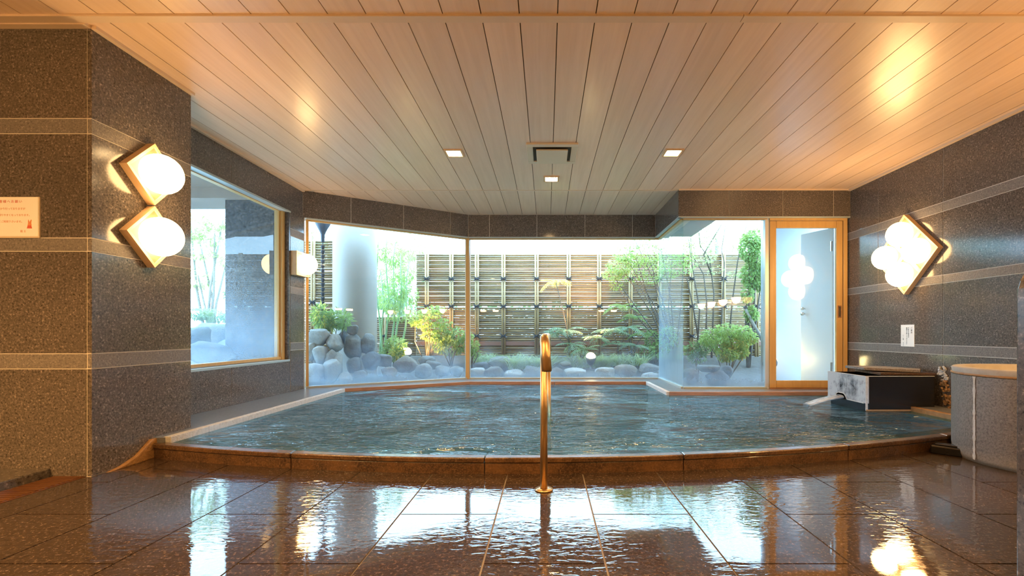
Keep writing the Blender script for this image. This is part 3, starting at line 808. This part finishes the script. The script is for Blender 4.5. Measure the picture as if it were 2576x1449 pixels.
# ------------------------------------------------------------------ garden: ground, eaves, walls
def inside(x, y):
    b = [(-3.5,2.4),(-3.5,5.26),(-2.86,5.33),(-1.12,6.42),(1.63,6.42),(1.63,5.31),(3.6,5.31),(3.6,2.4)]
    r = False
    for i in range(len(b)):
        (x1,y1),(x2,y2) = b[i], b[i-1]
        if (y1 > y) != (y2 > y) and x < (x2-x1)*(y-y1)/(y2-y1)+x1: r = not r
    return r
def gz(x, y):
    back = max(0, min(1, (y-6.6)/1.5)); lf = max(0, min(1, (-3.3-x)/1.0))
    return .06+.27*back*back*(3-2*back)+.25*lf*(1 if y < 6.5 else max(0, 1-(y-6.5)))+.03*noise.noise(Vector((x*1.7,y*1.7,0)))
gm = MB(); st = .16; nx, ny = 82, 72; idx = {}
for j in range(ny+1):
    for i in range(nx+1):
        x, y = -7.5+i*st, 2.5+j*st; idx[i,j] = len(gm.v); gm.v.append(Vector((x,y,gz(x,y))))
for j in range(ny):
    for i in range(nx):
        if not inside(-7.5+(i+.5)*st, 2.5+(j+.5)*st) and -7.5+(i+.5)*st < 4.9: gm.f.append((idx[i,j],idx[i+1,j],idx[i+1,j+1],idx[i,j+1]))
gm.build('garden_ground', 'soil', None, smooth=True, kind='structure', origin=(0,0,0))
ev = empty('roof_eave', (0,6.6,2.2), kind='structure')
MB().prism([(-1.2,6.47),(1.70,6.47),(1.70,5.36),(3.62,5.36),(3.62,6.2),(2.95,6.2),(2.95,5.95),(2.2,5.95),(2.2,6.95),(-1.4,6.95),(-3.5,5.7),(-3.5,5.28),(-2.88,5.28)], 2.22, 2.27).build('soffit', 'eave_paint', ev)  # carried further out behind the door, added to shade the white wall
MB().prism([(-4.62,2.3),(-2.96,2.3),(-2.96,5.2),(-3.48,5.2),(-3.48,5.7),(-4.62,5.7)], 2.30, 2.36).build('soffit', 'eave_wood', ev)
for y in (2.9, 3.9, 4.9): MB().box(-4.62, -2.97, y-.05, y+.05, 2.19, 2.30).build('rafter', 'eave_wood', ev)
MB().box(-4.68, -4.60, 2.3, 5.72, 2.10, 2.34).build('fascia_board', 'eave_wood', ev)
ow = empty('wall_outside', (3.6,6.3,0), kind='structure')
MB().box(3.0, 4.6, 6.25, 6.40, 0, 2.7).build('panel', 'white_paint', ow)
od = empty('outer_door', (3.39, 5.42, .1), 'white painted outer door standing open behind the glass door', 'door')
MB().prism([(3.375,5.40),(3.405,5.41),(3.245,5.79),(3.215,5.78)], .1, 2.0).build('leaf', 'door_paint', od, bevel=.003)
kn = Vector((3.232,5.72,1.03))
for dz, r in ((.03,.020),(-.035,.024)):
    MB().lathe([(.001,.06),(r*.8,.058),(r,.045),(r*.8,.03),(r*.4,.02),(r*.4,0)], kn+Vector((0,0,dz)), 14, (-.92,-.39,0)).build('knob', 'steel', od, smooth=True)
for z in (1.78, .35): MB().box(3.352, 3.372, 5.385, 5.40, z-.06, z+.06).build('hinge', 'steel', od)

# round white column and rain chain
colm = empty('garden_column', (-2.89,6.9,0), 'thick round white column standing in the garden behind the oblique pane', 'column')
MB().lathe([(.312,0),(.312,2.9)], (-2.89,6.9,0), 48).build('shaft', 'column_paint', colm, smooth=True)
MB().lathe([(.36,0),(.36,.10),(.312,.12)], (-2.89,6.9,0), 48).build('base', 'rock_grey', colm, smooth=True)
rc_x, rc_y = (812-VPX)*6.25/F_PX, 6.25
rc = empty('rain_chain', (rc_x, rc_y, .9), 'dark metal rain chain of small cups hanging beside the white column', 'rain chain')
MB().lathe([(.10,2.30),(.095,2.24),(.05,2.16),(.026,2.10),(.022,2.0)], (rc_x,rc_y,0), 16).build('funnel', 'chain_metal', rc, smooth=True)
cm = None
for i in range(18):
    z = 1.93-i*.064
    if cm is None: cm = MB().lathe([(.008,-.03),(.017,-.028),(.026,.012),(.028,.018),(.023,.018),(.012,-.02)], (rc_x,rc_y,z), 10).build('cup', 'chain_metal', rc, smooth=True, origin=(rc_x,rc_y,z)).data
    else: link('cup', cm, (rc_x,rc_y,z), rc)
MB().tube([(rc_x,rc_y,2.0),(rc_x,rc_y,.8)], .006, 6).build('chain', 'chain_metal', rc)

# ------------------------------------------------------------------ bamboo fences
def fence(lab, x0, x1, Y, z0, z1, posts, knots, gaps, pitch=.041, seed=1, board=None):
    random.seed(seed); f = empty('bamboo_fence', ((x0+x1)/2, Y, z0), lab, 'fence', 'bamboo fences round the garden')
    r = .0190; me = None; z = z0-.038; k_ = 0
    while z < z1:
        z += .0368+(random.uniform(.001,.0042) if random.random() < .45 else 0); k_ += 1
        if any(-.016 < z-g < .016 for g in gaps): z += .014
        if me is None:
            o = MB().tube([((x0+x1)/2-(x1-x0)/2, Y, z), ((x0+x1)/2+(x1-x0)/2, Y, z)], r, 6).build('slat', 'bamboo', f, smooth=True); me = o.data
        else: o = link('slat', me, ((x0+x1)/2, Y+.010*(k_ % 2), z), f)
        o.rotation_euler.y = random.uniform(-.0005,.0005)
    pm = None; km = None
    for px in posts:
        po = None
        for s_ in (-.021, .021):
            if pm is None:
                o = MB().tube([(px+s_, Y-.035, z0-.12), (px+s_, Y-.035, z1+.05)], .0185, 8).build('post', 'bamboo_post', f, smooth=True); pm = o.data; pl = (z1+.05+z0-.12)/2
            else: o = link('post', pm, (px+s_, Y-.035, pl), f)
            po = o
        for kz in knots:
            c = Vector((px, Y-.06, kz))
            if km is None:
                mb = MB()
                for a, b in (((-.055,.055)),((.055,-.055))): pass
                mb.tube([c+Vector((-.06,0,.045)), c+Vector((0,-.012,0)), c+Vector((.06,0,-.045))], [.006,.013,.006], 6)
                mb.tube([c+Vector((-.06,0,-.045)), c+Vector((0,-.014,0)), c+Vector((.06,0,.045))], [.006,.013,.006], 6)
                mb.tube([c+Vector((-.045,.01,0)), c+Vector((0,-.016,0)), c+Vector((.045,.01,0))], [.010,.016,.010], 6)
                km = mb.build('rope_knot', 'rope', po, origin=c).data
            else: link('rope_knot', km, c, po)
    if board: MB().box(x0, x1, Y-.022, Y-.004, board[0], board[1]).build('base_board', 'board_brown', f)
    return f
FY = 8.3
fence('tall bamboo slat fence with knotted posts behind the back window', -2.36, 4.4, FY, .36, 2.15,
      [-2.165,-1.72,-1.26,-.78,-.18,.40,.95,1.52,2.04,2.62,3.2,3.8], (1.734,1.235,.70), (1.734,1.235), board=(.53,.60))
fence('bamboo slat fence seen between left window edge and white column', -4.22, -3.25, 7.2, .3, 2.16,
      [-4.1,-3.66], (1.734,1.235,.70), (1.734,1.235), seed=2)
fence('low bamboo fence between the white column and the tall fence', -3.3, -2.375, FY+.02, .36, 1.0, [-2.95], (.7,), (.72,), seed=3)

# ------------------------------------------------------------------ rocks
def rvec(): 
    while True:
        v = Vector((random.uniform(-1,1), random.uniform(-1,1), random.uniform(-1,1)))
        if .01 < v.length < 1: return v
def rock(lab, px, py, w, h, Y, mat, seed, depth=None, flat=0, group='garden boulders'):
    c = P(px, py, Y); k = Y/F_PX; rx, rz = w*k/2, h*k/2; ry_ = depth or (rx+rz)/2
    random.seed(seed); o3 = Vector((random.uniform(0,50), random.uniform(0,50), random.uniform(0,50)))
    cuts = [(rvec().normalized(), random.uniform(.66,.92)) for _ in range(9)]
    vs_, fs_ = ICO3; mb = MB(); out = []
    for v in vs_:
        n_ = noise.noise(v*1.1+o3)*.30+noise.noise(v*2.6+o3)*.12
        q = v*(1.10+n_+noise.noise(v*5.5+o3)*.045)
        for pn, pd in cuts:
            e = q.dot(pn)-pd
            if e > 0: q = q-pn*e*.85
        # squarish: push toward a box a little
        q = Vector([math.copysign(abs(t)**.92, t) for t in q])
        out.append(Vector((c.x+q.x*rx, c.y+q.y*ry_, c.z+q.z*rz)))
    mb.add(out, fs_)
    return mb.build('boulder', mat, None, smooth=True, cat='boulder', label=lab, group=group)
RK = [
 ('rounded pale boulder at the top left of the stacked stones', 801,847,46,50,5.95,'rock_pale'),
 ('boulder with a flat pale top standing in the middle of the stone stack', 840,862,42,44,6.0,'rock_pale'),
 ('small grey head-like stone crowning the tallest pile beside the column', 887,830,30,28,6.2,'rock_grey'),
 ('tall upright boulder in the middle of the pile below the head-like stone', 890,872,42,60,6.2,'rock_grey'),
 ('grey-blue boulder leaning against the foot of the white column', 927,866,38,50,6.35,'rock_grey'),
 ('upright pale stone under the top left boulder of the stack', 806,891,34,48,5.85,'rock_pale'),
 ('narrow stone at the far left of the stack by the window edge', 784,886,22,44,5.85,'rock_pale'),
 ('slim pale stone under the flat-topped boulder', 833,902,28,48,5.9,'rock_pale'),
 ('tall curved pale stone right of the slim stone in the stack', 851,916,22,56,5.92,'rock_pale'),
 ('large white slanting boulder at the bottom left of the stack', 798,940,48,62,5.72,'rock_pale'),
 ('white pitted boulder beside the bottom left one', 834,932,42,56,5.76,'rock_pale'),
 ('small white stone at the foot of the pitted boulder', 869,951,34,30,5.82,'rock_pale'),
 ('squat boulder under the tall upright one in the pile', 891,920,40,40,6.1,'rock_grey'),
 ('rounded grey stone in front of the squat boulder', 906,945,40,28,5.95,'rock_grey'),
 ('dark speckled boulder right of the stone pile', 931,911,42,50,6.2,'rock_dark'),
 ('dark stone in the shadow behind the stone stack', 864,853,26,40,6.35,'rock_dark'),
 ('grey boulder under the low shrub right of the column', 967,907,34,38,6.5,'rock_grey'),
 ('low brown boulder in front of the shrub by the column', 979,938,46,30,6.2,'rock_brown'),
 ('large brown round boulder in front of the left garden floodlight', 1024,918,56,40,6.6,'rock_brown'),
 ('flat grey stone behind the maple stem', 1071,908,42,24,6.9,'rock_grey'),
 ('dark rounded stone under the maple', 1091,919,36,26,6.8,'rock_grey'),
 ('grey boulder in front of the maple stones', 1067,936,44,36,6.5,'rock_grey'),
 ('grey boulder left of the wooden mullion, first of the pair', 1116,933,38,30,6.6,'rock_grey'),
 ('grey boulder touching the wooden mullion, second of the pair', 1148,933,34,32,6.65,'rock_grey'),
 ('pale low boulder just right of the wooden mullion', 1203,939,42,28,6.75,'rock_pale'),
 ('rounded grey boulder in front of the big peaked rock', 1245,937,52,34,6.75,'rock_grey'),
 ('big peaked brown-grey rock left of the grass clump', 1261,913,60,36,7.2,'rock_grey'),
 ('flat dark stone left of the peaked rock', 1212,920,42,18,7.2,'rock_dark'),
 ('pale boulder below the grass clump', 1296,942,50,26,6.75,'rock_pale'),
 ('grey boulder under the grass clump, left of the handrail', 1339,936,48,30,6.8,'rock_grey'),
 ('grey boulder just right of the handrail', 1404,939,38,28,6.75,'rock_grey'),
 ('long low boulder left of the bright garden floodlight', 1448,938,64,30,6.8,'rock_pale'),
 ('pale boulder right of the bright garden floodlight', 1521,938,50,30,6.8,'rock_pale'),
 ('long pinkish grey boulder between floodlight and glass corner', 1576,934,70,32,6.8,'rock_brown'),
 ('bluish boulder behind the glass corner', 1632,928,52,28,6.95,'rock_grey'),
 ('low pale stone at the foot of the glass corner', 1634,946,44,18,6.7,'rock_pale'),
 ('small white stone behind the boulders left of the floodlight', 1424,915,26,14,7.3,'rock_pale'),
 ('grey boulder at the left bottom of the right-hand window', 1738,945,36,44,5.75,'rock_grey'),
 ('dark round boulder carrying the stone water bowl', 1806,953,54,46,5.8,'rock_dark'),
 ('dark flat rock beside the stone water bowl', 1826,933,40,24,6.1,'rock_dark'),
 ('broad pale boulder low in the left wall window', 524,888,100,64,4.7,'rock_grey'),
 ('grey boulder behind the broad one in the left wall window', 585,880,84,60,5.5,'rock_grey'),
 ('rounded boulder at the left edge of the left wall window', 470,850,100,60,5.4,'rock_grey'),
 ('pointed boulder farther back in the left wall window', 540,845,100,90,6.4,'rock_grey'),
 ('rock at the right of the boulders in the left wall window', 640,860,70,80,6.4,'rock_dark'),
]
for i, (lab, px, py, w, h, Y, m) in enumerate(RK): rock(lab, px, py, w, h, Y, m, 100+i)
tb = P(1782, 926, 5.85)
MB().lathe([(.02,-.05),(.09,-.045),(.135,-.01),(.145,.022),(.135,.032),(.11,.030),(.07,.012),(.002,.006)], tb, 28).build('water_bowl', 'rock_grey', None, smooth=True, cat='water bowl', label='shallow grey stone water bowl resting on the dark round boulder')

# ------------------------------------------------------------------ garden floodlights
def flood(px, py, Y, aim, power, lab, face=None):
    c = P(px, py, Y); a = Vector(face or aim).normalized()
    L = empty('garden_floodlight', c-Vector((0,0,.12)), lab, 'floodlight', 'garden floodlights')
    hs = MB().lathe([(.02,-.10),(.045,-.09),(.076,-.01),(.082,.04),(.074,.04)], c, 18, a).build('housing', 'steel_dark', L, smooth=True)
    MB().lathe([(.073,.036),(.068,.062),(.05,.086),(.025,.098),(.001,.101)], c, 18, a).build('lens', 'flood_lens', hs, smooth=True)
    MB().tube([c-Vector((0,0,.16)), c-a*.04], .010, 8).build('spike', 'steel_dark', L)
    ld = bpy.data.lights.new('bulb', 'SPOT'); ld.energy = power; ld.color = WARM2; ld.spot_size = R(100); ld.spot_blend = .6; ld.shadow_soft_size = .04
    lo = bpy.data.objects.new('bulb', ld); COL.objects.link(lo); lo.parent = L
    lo.location = c+a*.13-WLOC[L.name]; lo.rotation_euler = Vector(aim).normalized().to_track_quat('-Z','Y').to_euler()
flood(1486, 903, 7.1, (0,.42,.90), 180, 'bright garden floodlight shining up among the ferns behind the back window', (0,-.35,.93))
flood(1022, 890, 7.0, (.45,.75,.35), 110, 'garden floodlight behind the brown boulder near the white column', (.3,-.5,.8))
flood(1936, 912, 5.75, (.75,.5,.2), 6, 'garden floodlight hidden behind the door post lighting the white wall')

# ------------------------------------------------------------------ plants
def leaf(mb, p, d, up, L, W, fold=.25):
    d = d.normalized(); s_ = d.cross(up)
    if s_.length < 1e-4: s_ = d.cross(Vector((1,0,0)))
    s_.normalize(); n_ = s_.cross(d)
    mb.add([p, p+d*L*.5+s_*W/2+n_*W*fold, p+d*L-n_*L*.12, p+d*L*.5-s_*W/2+n_*W*fold], [(0,1,2),(0,2,3)])
def foliage(parent, clusters, n, L, W, mat, droop=.3, name='foliage'):
    mb = MB(); tot = sum(r[0]*r[2] for _, r in clusters)
    for c, r in clusters:
        for i in range(max(6, int(n*r[0]*r[2]/tot))):
            v = rvec(); v = v*(v.length**-.35)
            p = Vector((c.x+v.x*r[0], c.y+v.y*r[1], c.z+v.z*r[2]))
            d = (v.normalized()*.7+rvec()*.8+Vector((0,0,-droop))); k = random.uniform(.7,1.25)
            leaf(mb, p, d, (Vector((0,0,1))+rvec()*.5).normalized(), L*k, W*k)
    return mb.build(name, mat, parent, kind='stuff')
def stems(parent, base, clusters, r0, mat, name='stem', bow=.1):
    for c, r in clusters:
        mid = (base+c)/2+Vector((random.uniform(-bow,bow), random.uniform(-bow,bow), bow*.5))
        MB().tube([base+rvec()*r0*2, mid, c, c+(c-mid).normalized()*r[2]*.4], [r0, r0*.7, r0*.45, r0*.2], 6).build(name, mat, parent, smooth=True)
def plant(name, lab, cat, bpx, bpy_, Y, cl, n, L, W, mat, stem='bark', r0=.010, droop=.3, seed=0, group=None, extra=None):
    """bpx,bpy_: where the stem meets the ground; cl: clusters (px,py,rw,rh[,dY]) in photograph pixels"""
    random.seed(seed); base = P(bpx, bpy_, Y); base.z = gz(base.x, Y)-.02; k = Y/F_PX
    t = empty(name, base, lab, cat, group)
    cs = []
    for c in cl:
        dy = c[4] if len(c) > 4 else random.uniform(-.12,.12)
        q = P(c[0], c[1], Y+dy); cs.append((q, (c[2]*k, max(c[2],c[3])*k*.8, c[3]*k)))
    foliage(t, cs, n, L, W, mat, droop)
    stems(t, base, cs, r0, stem)
    if extra:
        m2, n2, L2, W2, idx2 = extra
        foliage(t, [cs[i] for i in idx2], n2, L2, W2, m2, droop, 'tinted_foliage')
    return t
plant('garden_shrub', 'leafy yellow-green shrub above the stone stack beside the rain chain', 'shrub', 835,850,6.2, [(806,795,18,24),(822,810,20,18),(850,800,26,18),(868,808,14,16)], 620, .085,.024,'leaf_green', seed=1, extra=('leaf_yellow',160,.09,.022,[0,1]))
plant('garden_shrub', 'low green shrub with leaves tinted yellow for the glow of the left floodlight', 'shrub', 985,905,6.9, [(975,885,14,16),(994,868,22,18),(1000,890,14,14),(1008,870,12,16)], 520, .07,.026,'leaf_green', seed=2, extra=('leaf_yellow',120,.07,.025,[2]))  # yellow leaves put the floodlight's glow into the foliage colour
plant('maple_shrub', 'light green maple with layered branches left of the wooden mullion', 'maple', 1075,905,7.3, [(1075,790,34,9),(1095,780,26,8),(1060,812,30,9),(1090,825,34,9),(1115,812,22,7),(1045,805,16,8),(1082,845,22,10)], 1100, .045,.032,'leaf_bright', seed=3, droop=.15)
plant('garden_shrub', 'dense blue-green shrub against the fence left of the wooden mullion', 'shrub', 1135,912,7.4, [(1115,850,24,20),(1145,845,24,22),(1130,875,30,18),(1105,868,18,16),(1155,870,14,18)], 1300, .055,.028,'leaf_green', seed=4)
plant('garden_shrub', 'bright green sprig just right of the wooden mullion', 'shrub', 1185,915,7.3, [(1190,872,12,14),(1178,850,10,12),(1196,888,10,9)], 260, .055,.028,'leaf_bright', seed=5)
# bamboo grove left
random.seed(6)
bgv = empty('bamboo_clump', P(985,905,7.8), 'clump of slim green bamboo with pale leaves between column and fence', 'bamboo')
for px0, px1, top_ in ((955,948,600),(972,975,590),(985,996,600),(996,1012,640),(1010,1030,660),(964,960,680)):
    a = P(px0, 905, 7.8+random.uniform(-.2,.2)); b = P(px1, top_, a.y)
    MB().tube([a+(b-a)*i/6+Vector((.03*math.sin(i*1.3+px0),0,0)) for i in range(7)], [.020-.0022*i for i in range(7)], 8).build('culm', 'culm', bgv, smooth=True)
cs = []
for px, py, w, h in ((990,640,24,30),(975,700,26,24),(1005,720,26,30),(1030,740,22,24),(985,760,26,20),(955,740,14,40),(1020,690,20,22),(1000,790,24,14),(960,630,14,26)):
    q = P(px, py, 7.8+random.uniform(-.3,.5)); k = 7.8/F_PX; cs.append((q, (w*k, w*k, h*k)))
foliage(bgv, cs, 1900, .085, .018, 'leaf_bright', .5)
# maple bough at the right of the back pane
plant('maple_tree', 'overhanging maple bough with fine light green leaves, right of the back pane', 'maple', 1700,905,7.7,
      [(1560,668,34,20),(1600,650,34,22),(1540,690,26,14),(1630,640,34,24),(1590,690,30,18),(1640,690,26,26),(1570,640,26,18),(1550,715,18,16),(1660,610,34,22),(1600,610,26,14),(1690,660,34,40),(1720,640,30,30)], 2600, .038,.026,'leaf_bright', 'bark', .014, .2, 7, extra=('leaf_pale',700,.04,.026,[0,2,6]))
# mahonia with yellow fronds
def frond(parent, base, d, L, W, n, mat, droop, name='frond'):
    mb = MB(); d = d.normalized(); p = base.copy(); pts = [p.copy()]; step = L/n
    for i in range(n):
        d = (d+Vector((0,0,-droop/n))).normalized(); p = p+d*step; pts.append(p.copy())
        s_ = d.cross(Vector((0,0,1))); s_ = s_.normalized() if s_.length > .01 else Vector((1,0,0))
        w = W*math.sin(math.pi*(.18+.75*i/n))
        for sg in (-1,1): leaf(mb, p, s_*sg+d*.55+Vector((0,0,-.2)), Vector((0,0,1)), w, w*.26, .1)
    mb.tube(pts, [.004]*len(pts), 4)
    return mb.build(name, mat, parent)
def mahonia(lab, bpx, bpy_, Y, heads, mat, seed, mat2=None, L=.30, W=.10, nf=8):
    random.seed(seed); base = P(bpx, bpy_, Y); t = empty('mahonia', base, lab, 'shrub')
    for hi, (px, py, sc_) in enumerate(heads):
        hp_ = P(px, py, Y+random.uniform(-.1,.1)); mid = (base+hp_)/2+Vector((random.uniform(-.05,.05),0,.03))
        st_ = MB().tube([base, mid, hp_], [.010,.008,.006], 6).build('stem', 'bark', t, smooth=True)
        for i in range(nf):
            a = 2*math.pi*(i+random.random()*.5)/nf
            d = Vector((math.cos(a), math.sin(a)*.8, random.uniform(.1,.75)))
            frond(st_, hp_, d, L*sc_*random.uniform(.8,1.15), W*sc_, 9, (mat2 if mat2 and hi == 0 else mat), random.uniform(.7,1.3))
mahonia('tall mahonia with yellow drooping fronds in front of the fence, right of the handrail', 1436,880,7.6, [(1398,708,.95),(1425,832,1.15),(1395,838,.8)], 'leaf_blue', 11, 'leaf_yellow')
mahonia('blue-green mahonia left of the bright floodlight', 1465,905,7.5, [(1440,868,1.0),(1500,850,.9),(1470,880,.9)], 'leaf_blue', 12)
mahonia('blue-green mahonia right of the bright floodlight', 1560,905,7.6, [(1540,835,1.1),(1580,825,1.0),(1555,868,1.0),(1600,870,.9)], 'leaf_blue', 13)
mahonia('tall mahonia with long fronds by the fence near the glass corner', 1592,905,7.9, [(1560,772,1.1),(1592,800,1.0),(1620,840,.9)], 'leaf_green', 14)
plant('garden_shrub', 'dark green shrub seen through the misted side pane', 'shrub', 1650,915,7.6, [(1640,850,18,20),(1660,880,24,18),(1630,880,18,16),(1680,845,18,22),(1700,880,22,20)], 800, .06,.028,'leaf_green', seed=15)
# grass clumps
def grass(lab, cpx, cpy, Y, n, L, spread, seed, mat='grass_blade'):
    random.seed(seed); c = P(cpx, cpy, Y); t = empty('grass_clump', c, lab, 'grass'); mb = MB()
    for i in range(n):
        a = random.uniform(0, 2*math.pi); b = c+Vector((random.uniform(-spread,spread), random.uniform(-.12,.12), 0))
        d = Vector((math.cos(a)*.6, math.sin(a)*.4, 1)).normalized(); l = L*random.uniform(.6,1.2); w = .006
        s_ = d.cross(Vector((math.sin(a),-math.cos(a),0.3))).normalized()*w; pts = []
        p = b.copy(); 
        for k in range(5):
            pts.append((p.copy(), w*(1-k/4.4))); d = (d+Vector((math.cos(a)*.35, math.sin(a)*.3, -.34*(k+1)/3))).normalized(); p = p+d*l/3.4
        sd = Vector((-math.sin(a), math.cos(a), 0)); v = []
        for q, ww in pts: v += [q+sd*ww, q-sd*ww]
        mb.add(v, [(2*k, 2*k+1, 2*k+3, 2*k+2) for k in range(4)])
    mb.build('blades', mat, t, kind='stuff')
grass('spreading clump of pale grass left of the handrail', 1332,928,7.1, 420, .52, .34, 21)
grass('small grass tuft below the fence left of the peaked rock', 1222,912,7.6, 150, .36, .20, 22)
grass('grass lit gold by the bright floodlight', 1490,925,7.4, 320, .50, .32, 23)
grass('dark grass tuft between boulders right of the floodlight', 1570,920,7.3, 260, .46, .34, 24)
# right-hand window: trees and shrubs
random.seed(30)
mt = empty('multi_stem_tree', P(1790,905,7.6), 'young tree of many thin bare stems in the right-hand window', 'tree')
for path in ([(1752,900),(1760,780),(1745,690),(1732,600)],[(1775,900),(1778,760),(1770,690),(1740,640),(1735,560)],[(1790,900),(1796,740),(1785,650),(1762,620),(1755,560)],
             [(1810,900),(1818,760),(1822,660),(1815,630),(1826,560)],[(1830,900),(1842,760),(1855,660),(1868,600),(1880,560)],[(1790,690),(1770,640),(1800,590),(1815,565)],[(1765,900),(1745,780),(1728,700)]):
    MB().tube([P(a,b,7.6+random.uniform(-.15,.15)) for a, b in path], [.017,.013,.010,.007,.005][:len(path)], 6).build('trunk', 'bark', mt, smooth=True)
k = 7.6/F_PX
foliage(mt, [(P(px,py,7.6), (w*k, .3, h*k)) for px, py, w, h in ((1750,600,26,18),(1785,620,24,16),(1850,690,16,10),(1800,680,14,8),(1775,650,20,12),(1840,620,16,14),(1765,575,24,10),(1815,580,26,12),(1735,660,12,30))], 900, .04,.03,'leaf_pale', .3)
plant('ivy_tree', 'ivy-covered tree trunk at the right edge of the right-hand window', 'tree', 1882,900,7.4, [(1885,620,22,36),(1905,650,20,44),(1893,690,26,34),(1915,700,18,34),(1880,740,12,22),(1890,790,14,18),(1900,600,26,22)], 3400, .05,.034,'leaf_green', 'bark', .022, .5, 31, extra=('leaf_bright',120,.055,.04,[5]))
plant('autumn_maple', 'broad low maple turning yellow and red above the stone water bowl', 'maple', 1830,925,6.6, [(1790,845,24,18),(1830,832,30,18),(1868,838,28,18),(1810,868,30,18),(1850,865,32,18),(1885,850,18,14),(1830,892,26,14),(1860,885,22,16),(1775,855,14,12)], 2300, .045,.026,'leaf_bright', 'bark', .010, .5, 32, extra=('leaf_autumn',800,.045,.026,[4,5,7,6]))
plant('garden_shrub', 'small dark shrub left of the low maple in the right-hand window', 'shrub', 1755,925,6.8, [(1745,880,16,18),(1768,872,18,18),(1755,898,22,14)], 520, .05,.022,'leaf_dark', seed=33)
sp = empty('tree_prop', P(1922,890,7.0), 'pale slanting wooden prop behind the low maple', 'prop')
MB().tube([P(1872,770,7.3), P(1895,815,7.2), P(1925,870,7.0)], [.022,.024,.026], 8).build('pole', 'bark_pale', sp, smooth=True)
MB().tube([P(1874,772,7.27), P(1877,776,7.31)], .027, 8).build('binding', 'rope', sp)
# left wall window planting
plant('garden_tree', 'pale leafy tree in the bright left wall window', 'tree', 520,850,8.0, [(505,620,34,30),(540,590,40,24),(480,570,40,34),(575,640,24,30),(560,560,40,20),(500,700,30,26)], 900, .10,.04,'leaf_pale', 'bark_pale', .03, .3, 41)
plant('garden_shrub', 'bluish shrub against the dark pier in the left wall window', 'shrub', 590,840,6.9, [(590,690,14,24),(585,740,14,22),(600,650,14,24),(592,790,14,22)], 420, .075,.035,'leaf_blue', seed=42)
plant('garden_shrub', 'low shrub above the boulders in the left wall window', 'shrub', 540,815,7.2, [(500,790,26,12),(540,795,30,12),(575,798,22,10)], 600, .06,.03,'leaf_blue', seed=43)
# trees beyond the fence
for i, (lab, px, py, w, h, Y, n) in enumerate((
    ('pale tree crown beyond the fence above its left end', 1010,650,90,80,12.0,900),
    ('bluish far tree seen between column and fence', 985,760,70,60,11.0,900),
    ('pale tree crown beyond the fence at the right-hand window', 1800,600,110,40,12.5,700),
    ('pale tree crown seen behind the rain chain', 805,620,50,50,10.5,420))):
    random.seed(60+i); b = P(px, 870, Y); b.z = gz(b.x, Y)-.02; t = empty('far_tree', b, lab, 'tree'); k = Y/F_PX
    cs = [(P(px+random.uniform(-.6,.6)*w, py+random.uniform(-.6,.6)*h, Y+random.uniform(-.5,.5)), (w*k*.4, w*k*.4, h*k*.4)) for _ in range(7)]
    foliage(t, cs, n, .12, .06, 'leaf_pale' if i != 1 else 'leaf_blue', .3)
    MB().tube([b, P(px+4, py+h*.5, Y), P(px, py, Y)], [.08,.06,.03], 8).build('trunk', 'bark_pale', t, smooth=True)

# hedge added beyond the tall fence to keep bright sky out of its gaps
random.seed(90); hb = Vector((.9, 9.2, gz(.9, 9.2)-.02)); t = empty('hedge', hb, 'dark hedge added to block the sky in the gaps of the tall bamboo fence', 'hedge')
foliage(t, [(Vector((x, 9.2+.1*math.sin(x*3), .72+.08*math.sin(x*5))), (.42,.25,.62)) for x in [-2.4+.5*i for i in range(14)]], 6500, .12, .075, 'leaf_dark', .3)
for x in [-2.4+.5*i for i in range(14)]: MB().tube([(x,9.2,gz(x,9.2)-.02),(x+.03,9.2,.6),(x,9.22,1.1)], [.02,.015,.008], 6).build('stem', 'bark', t)
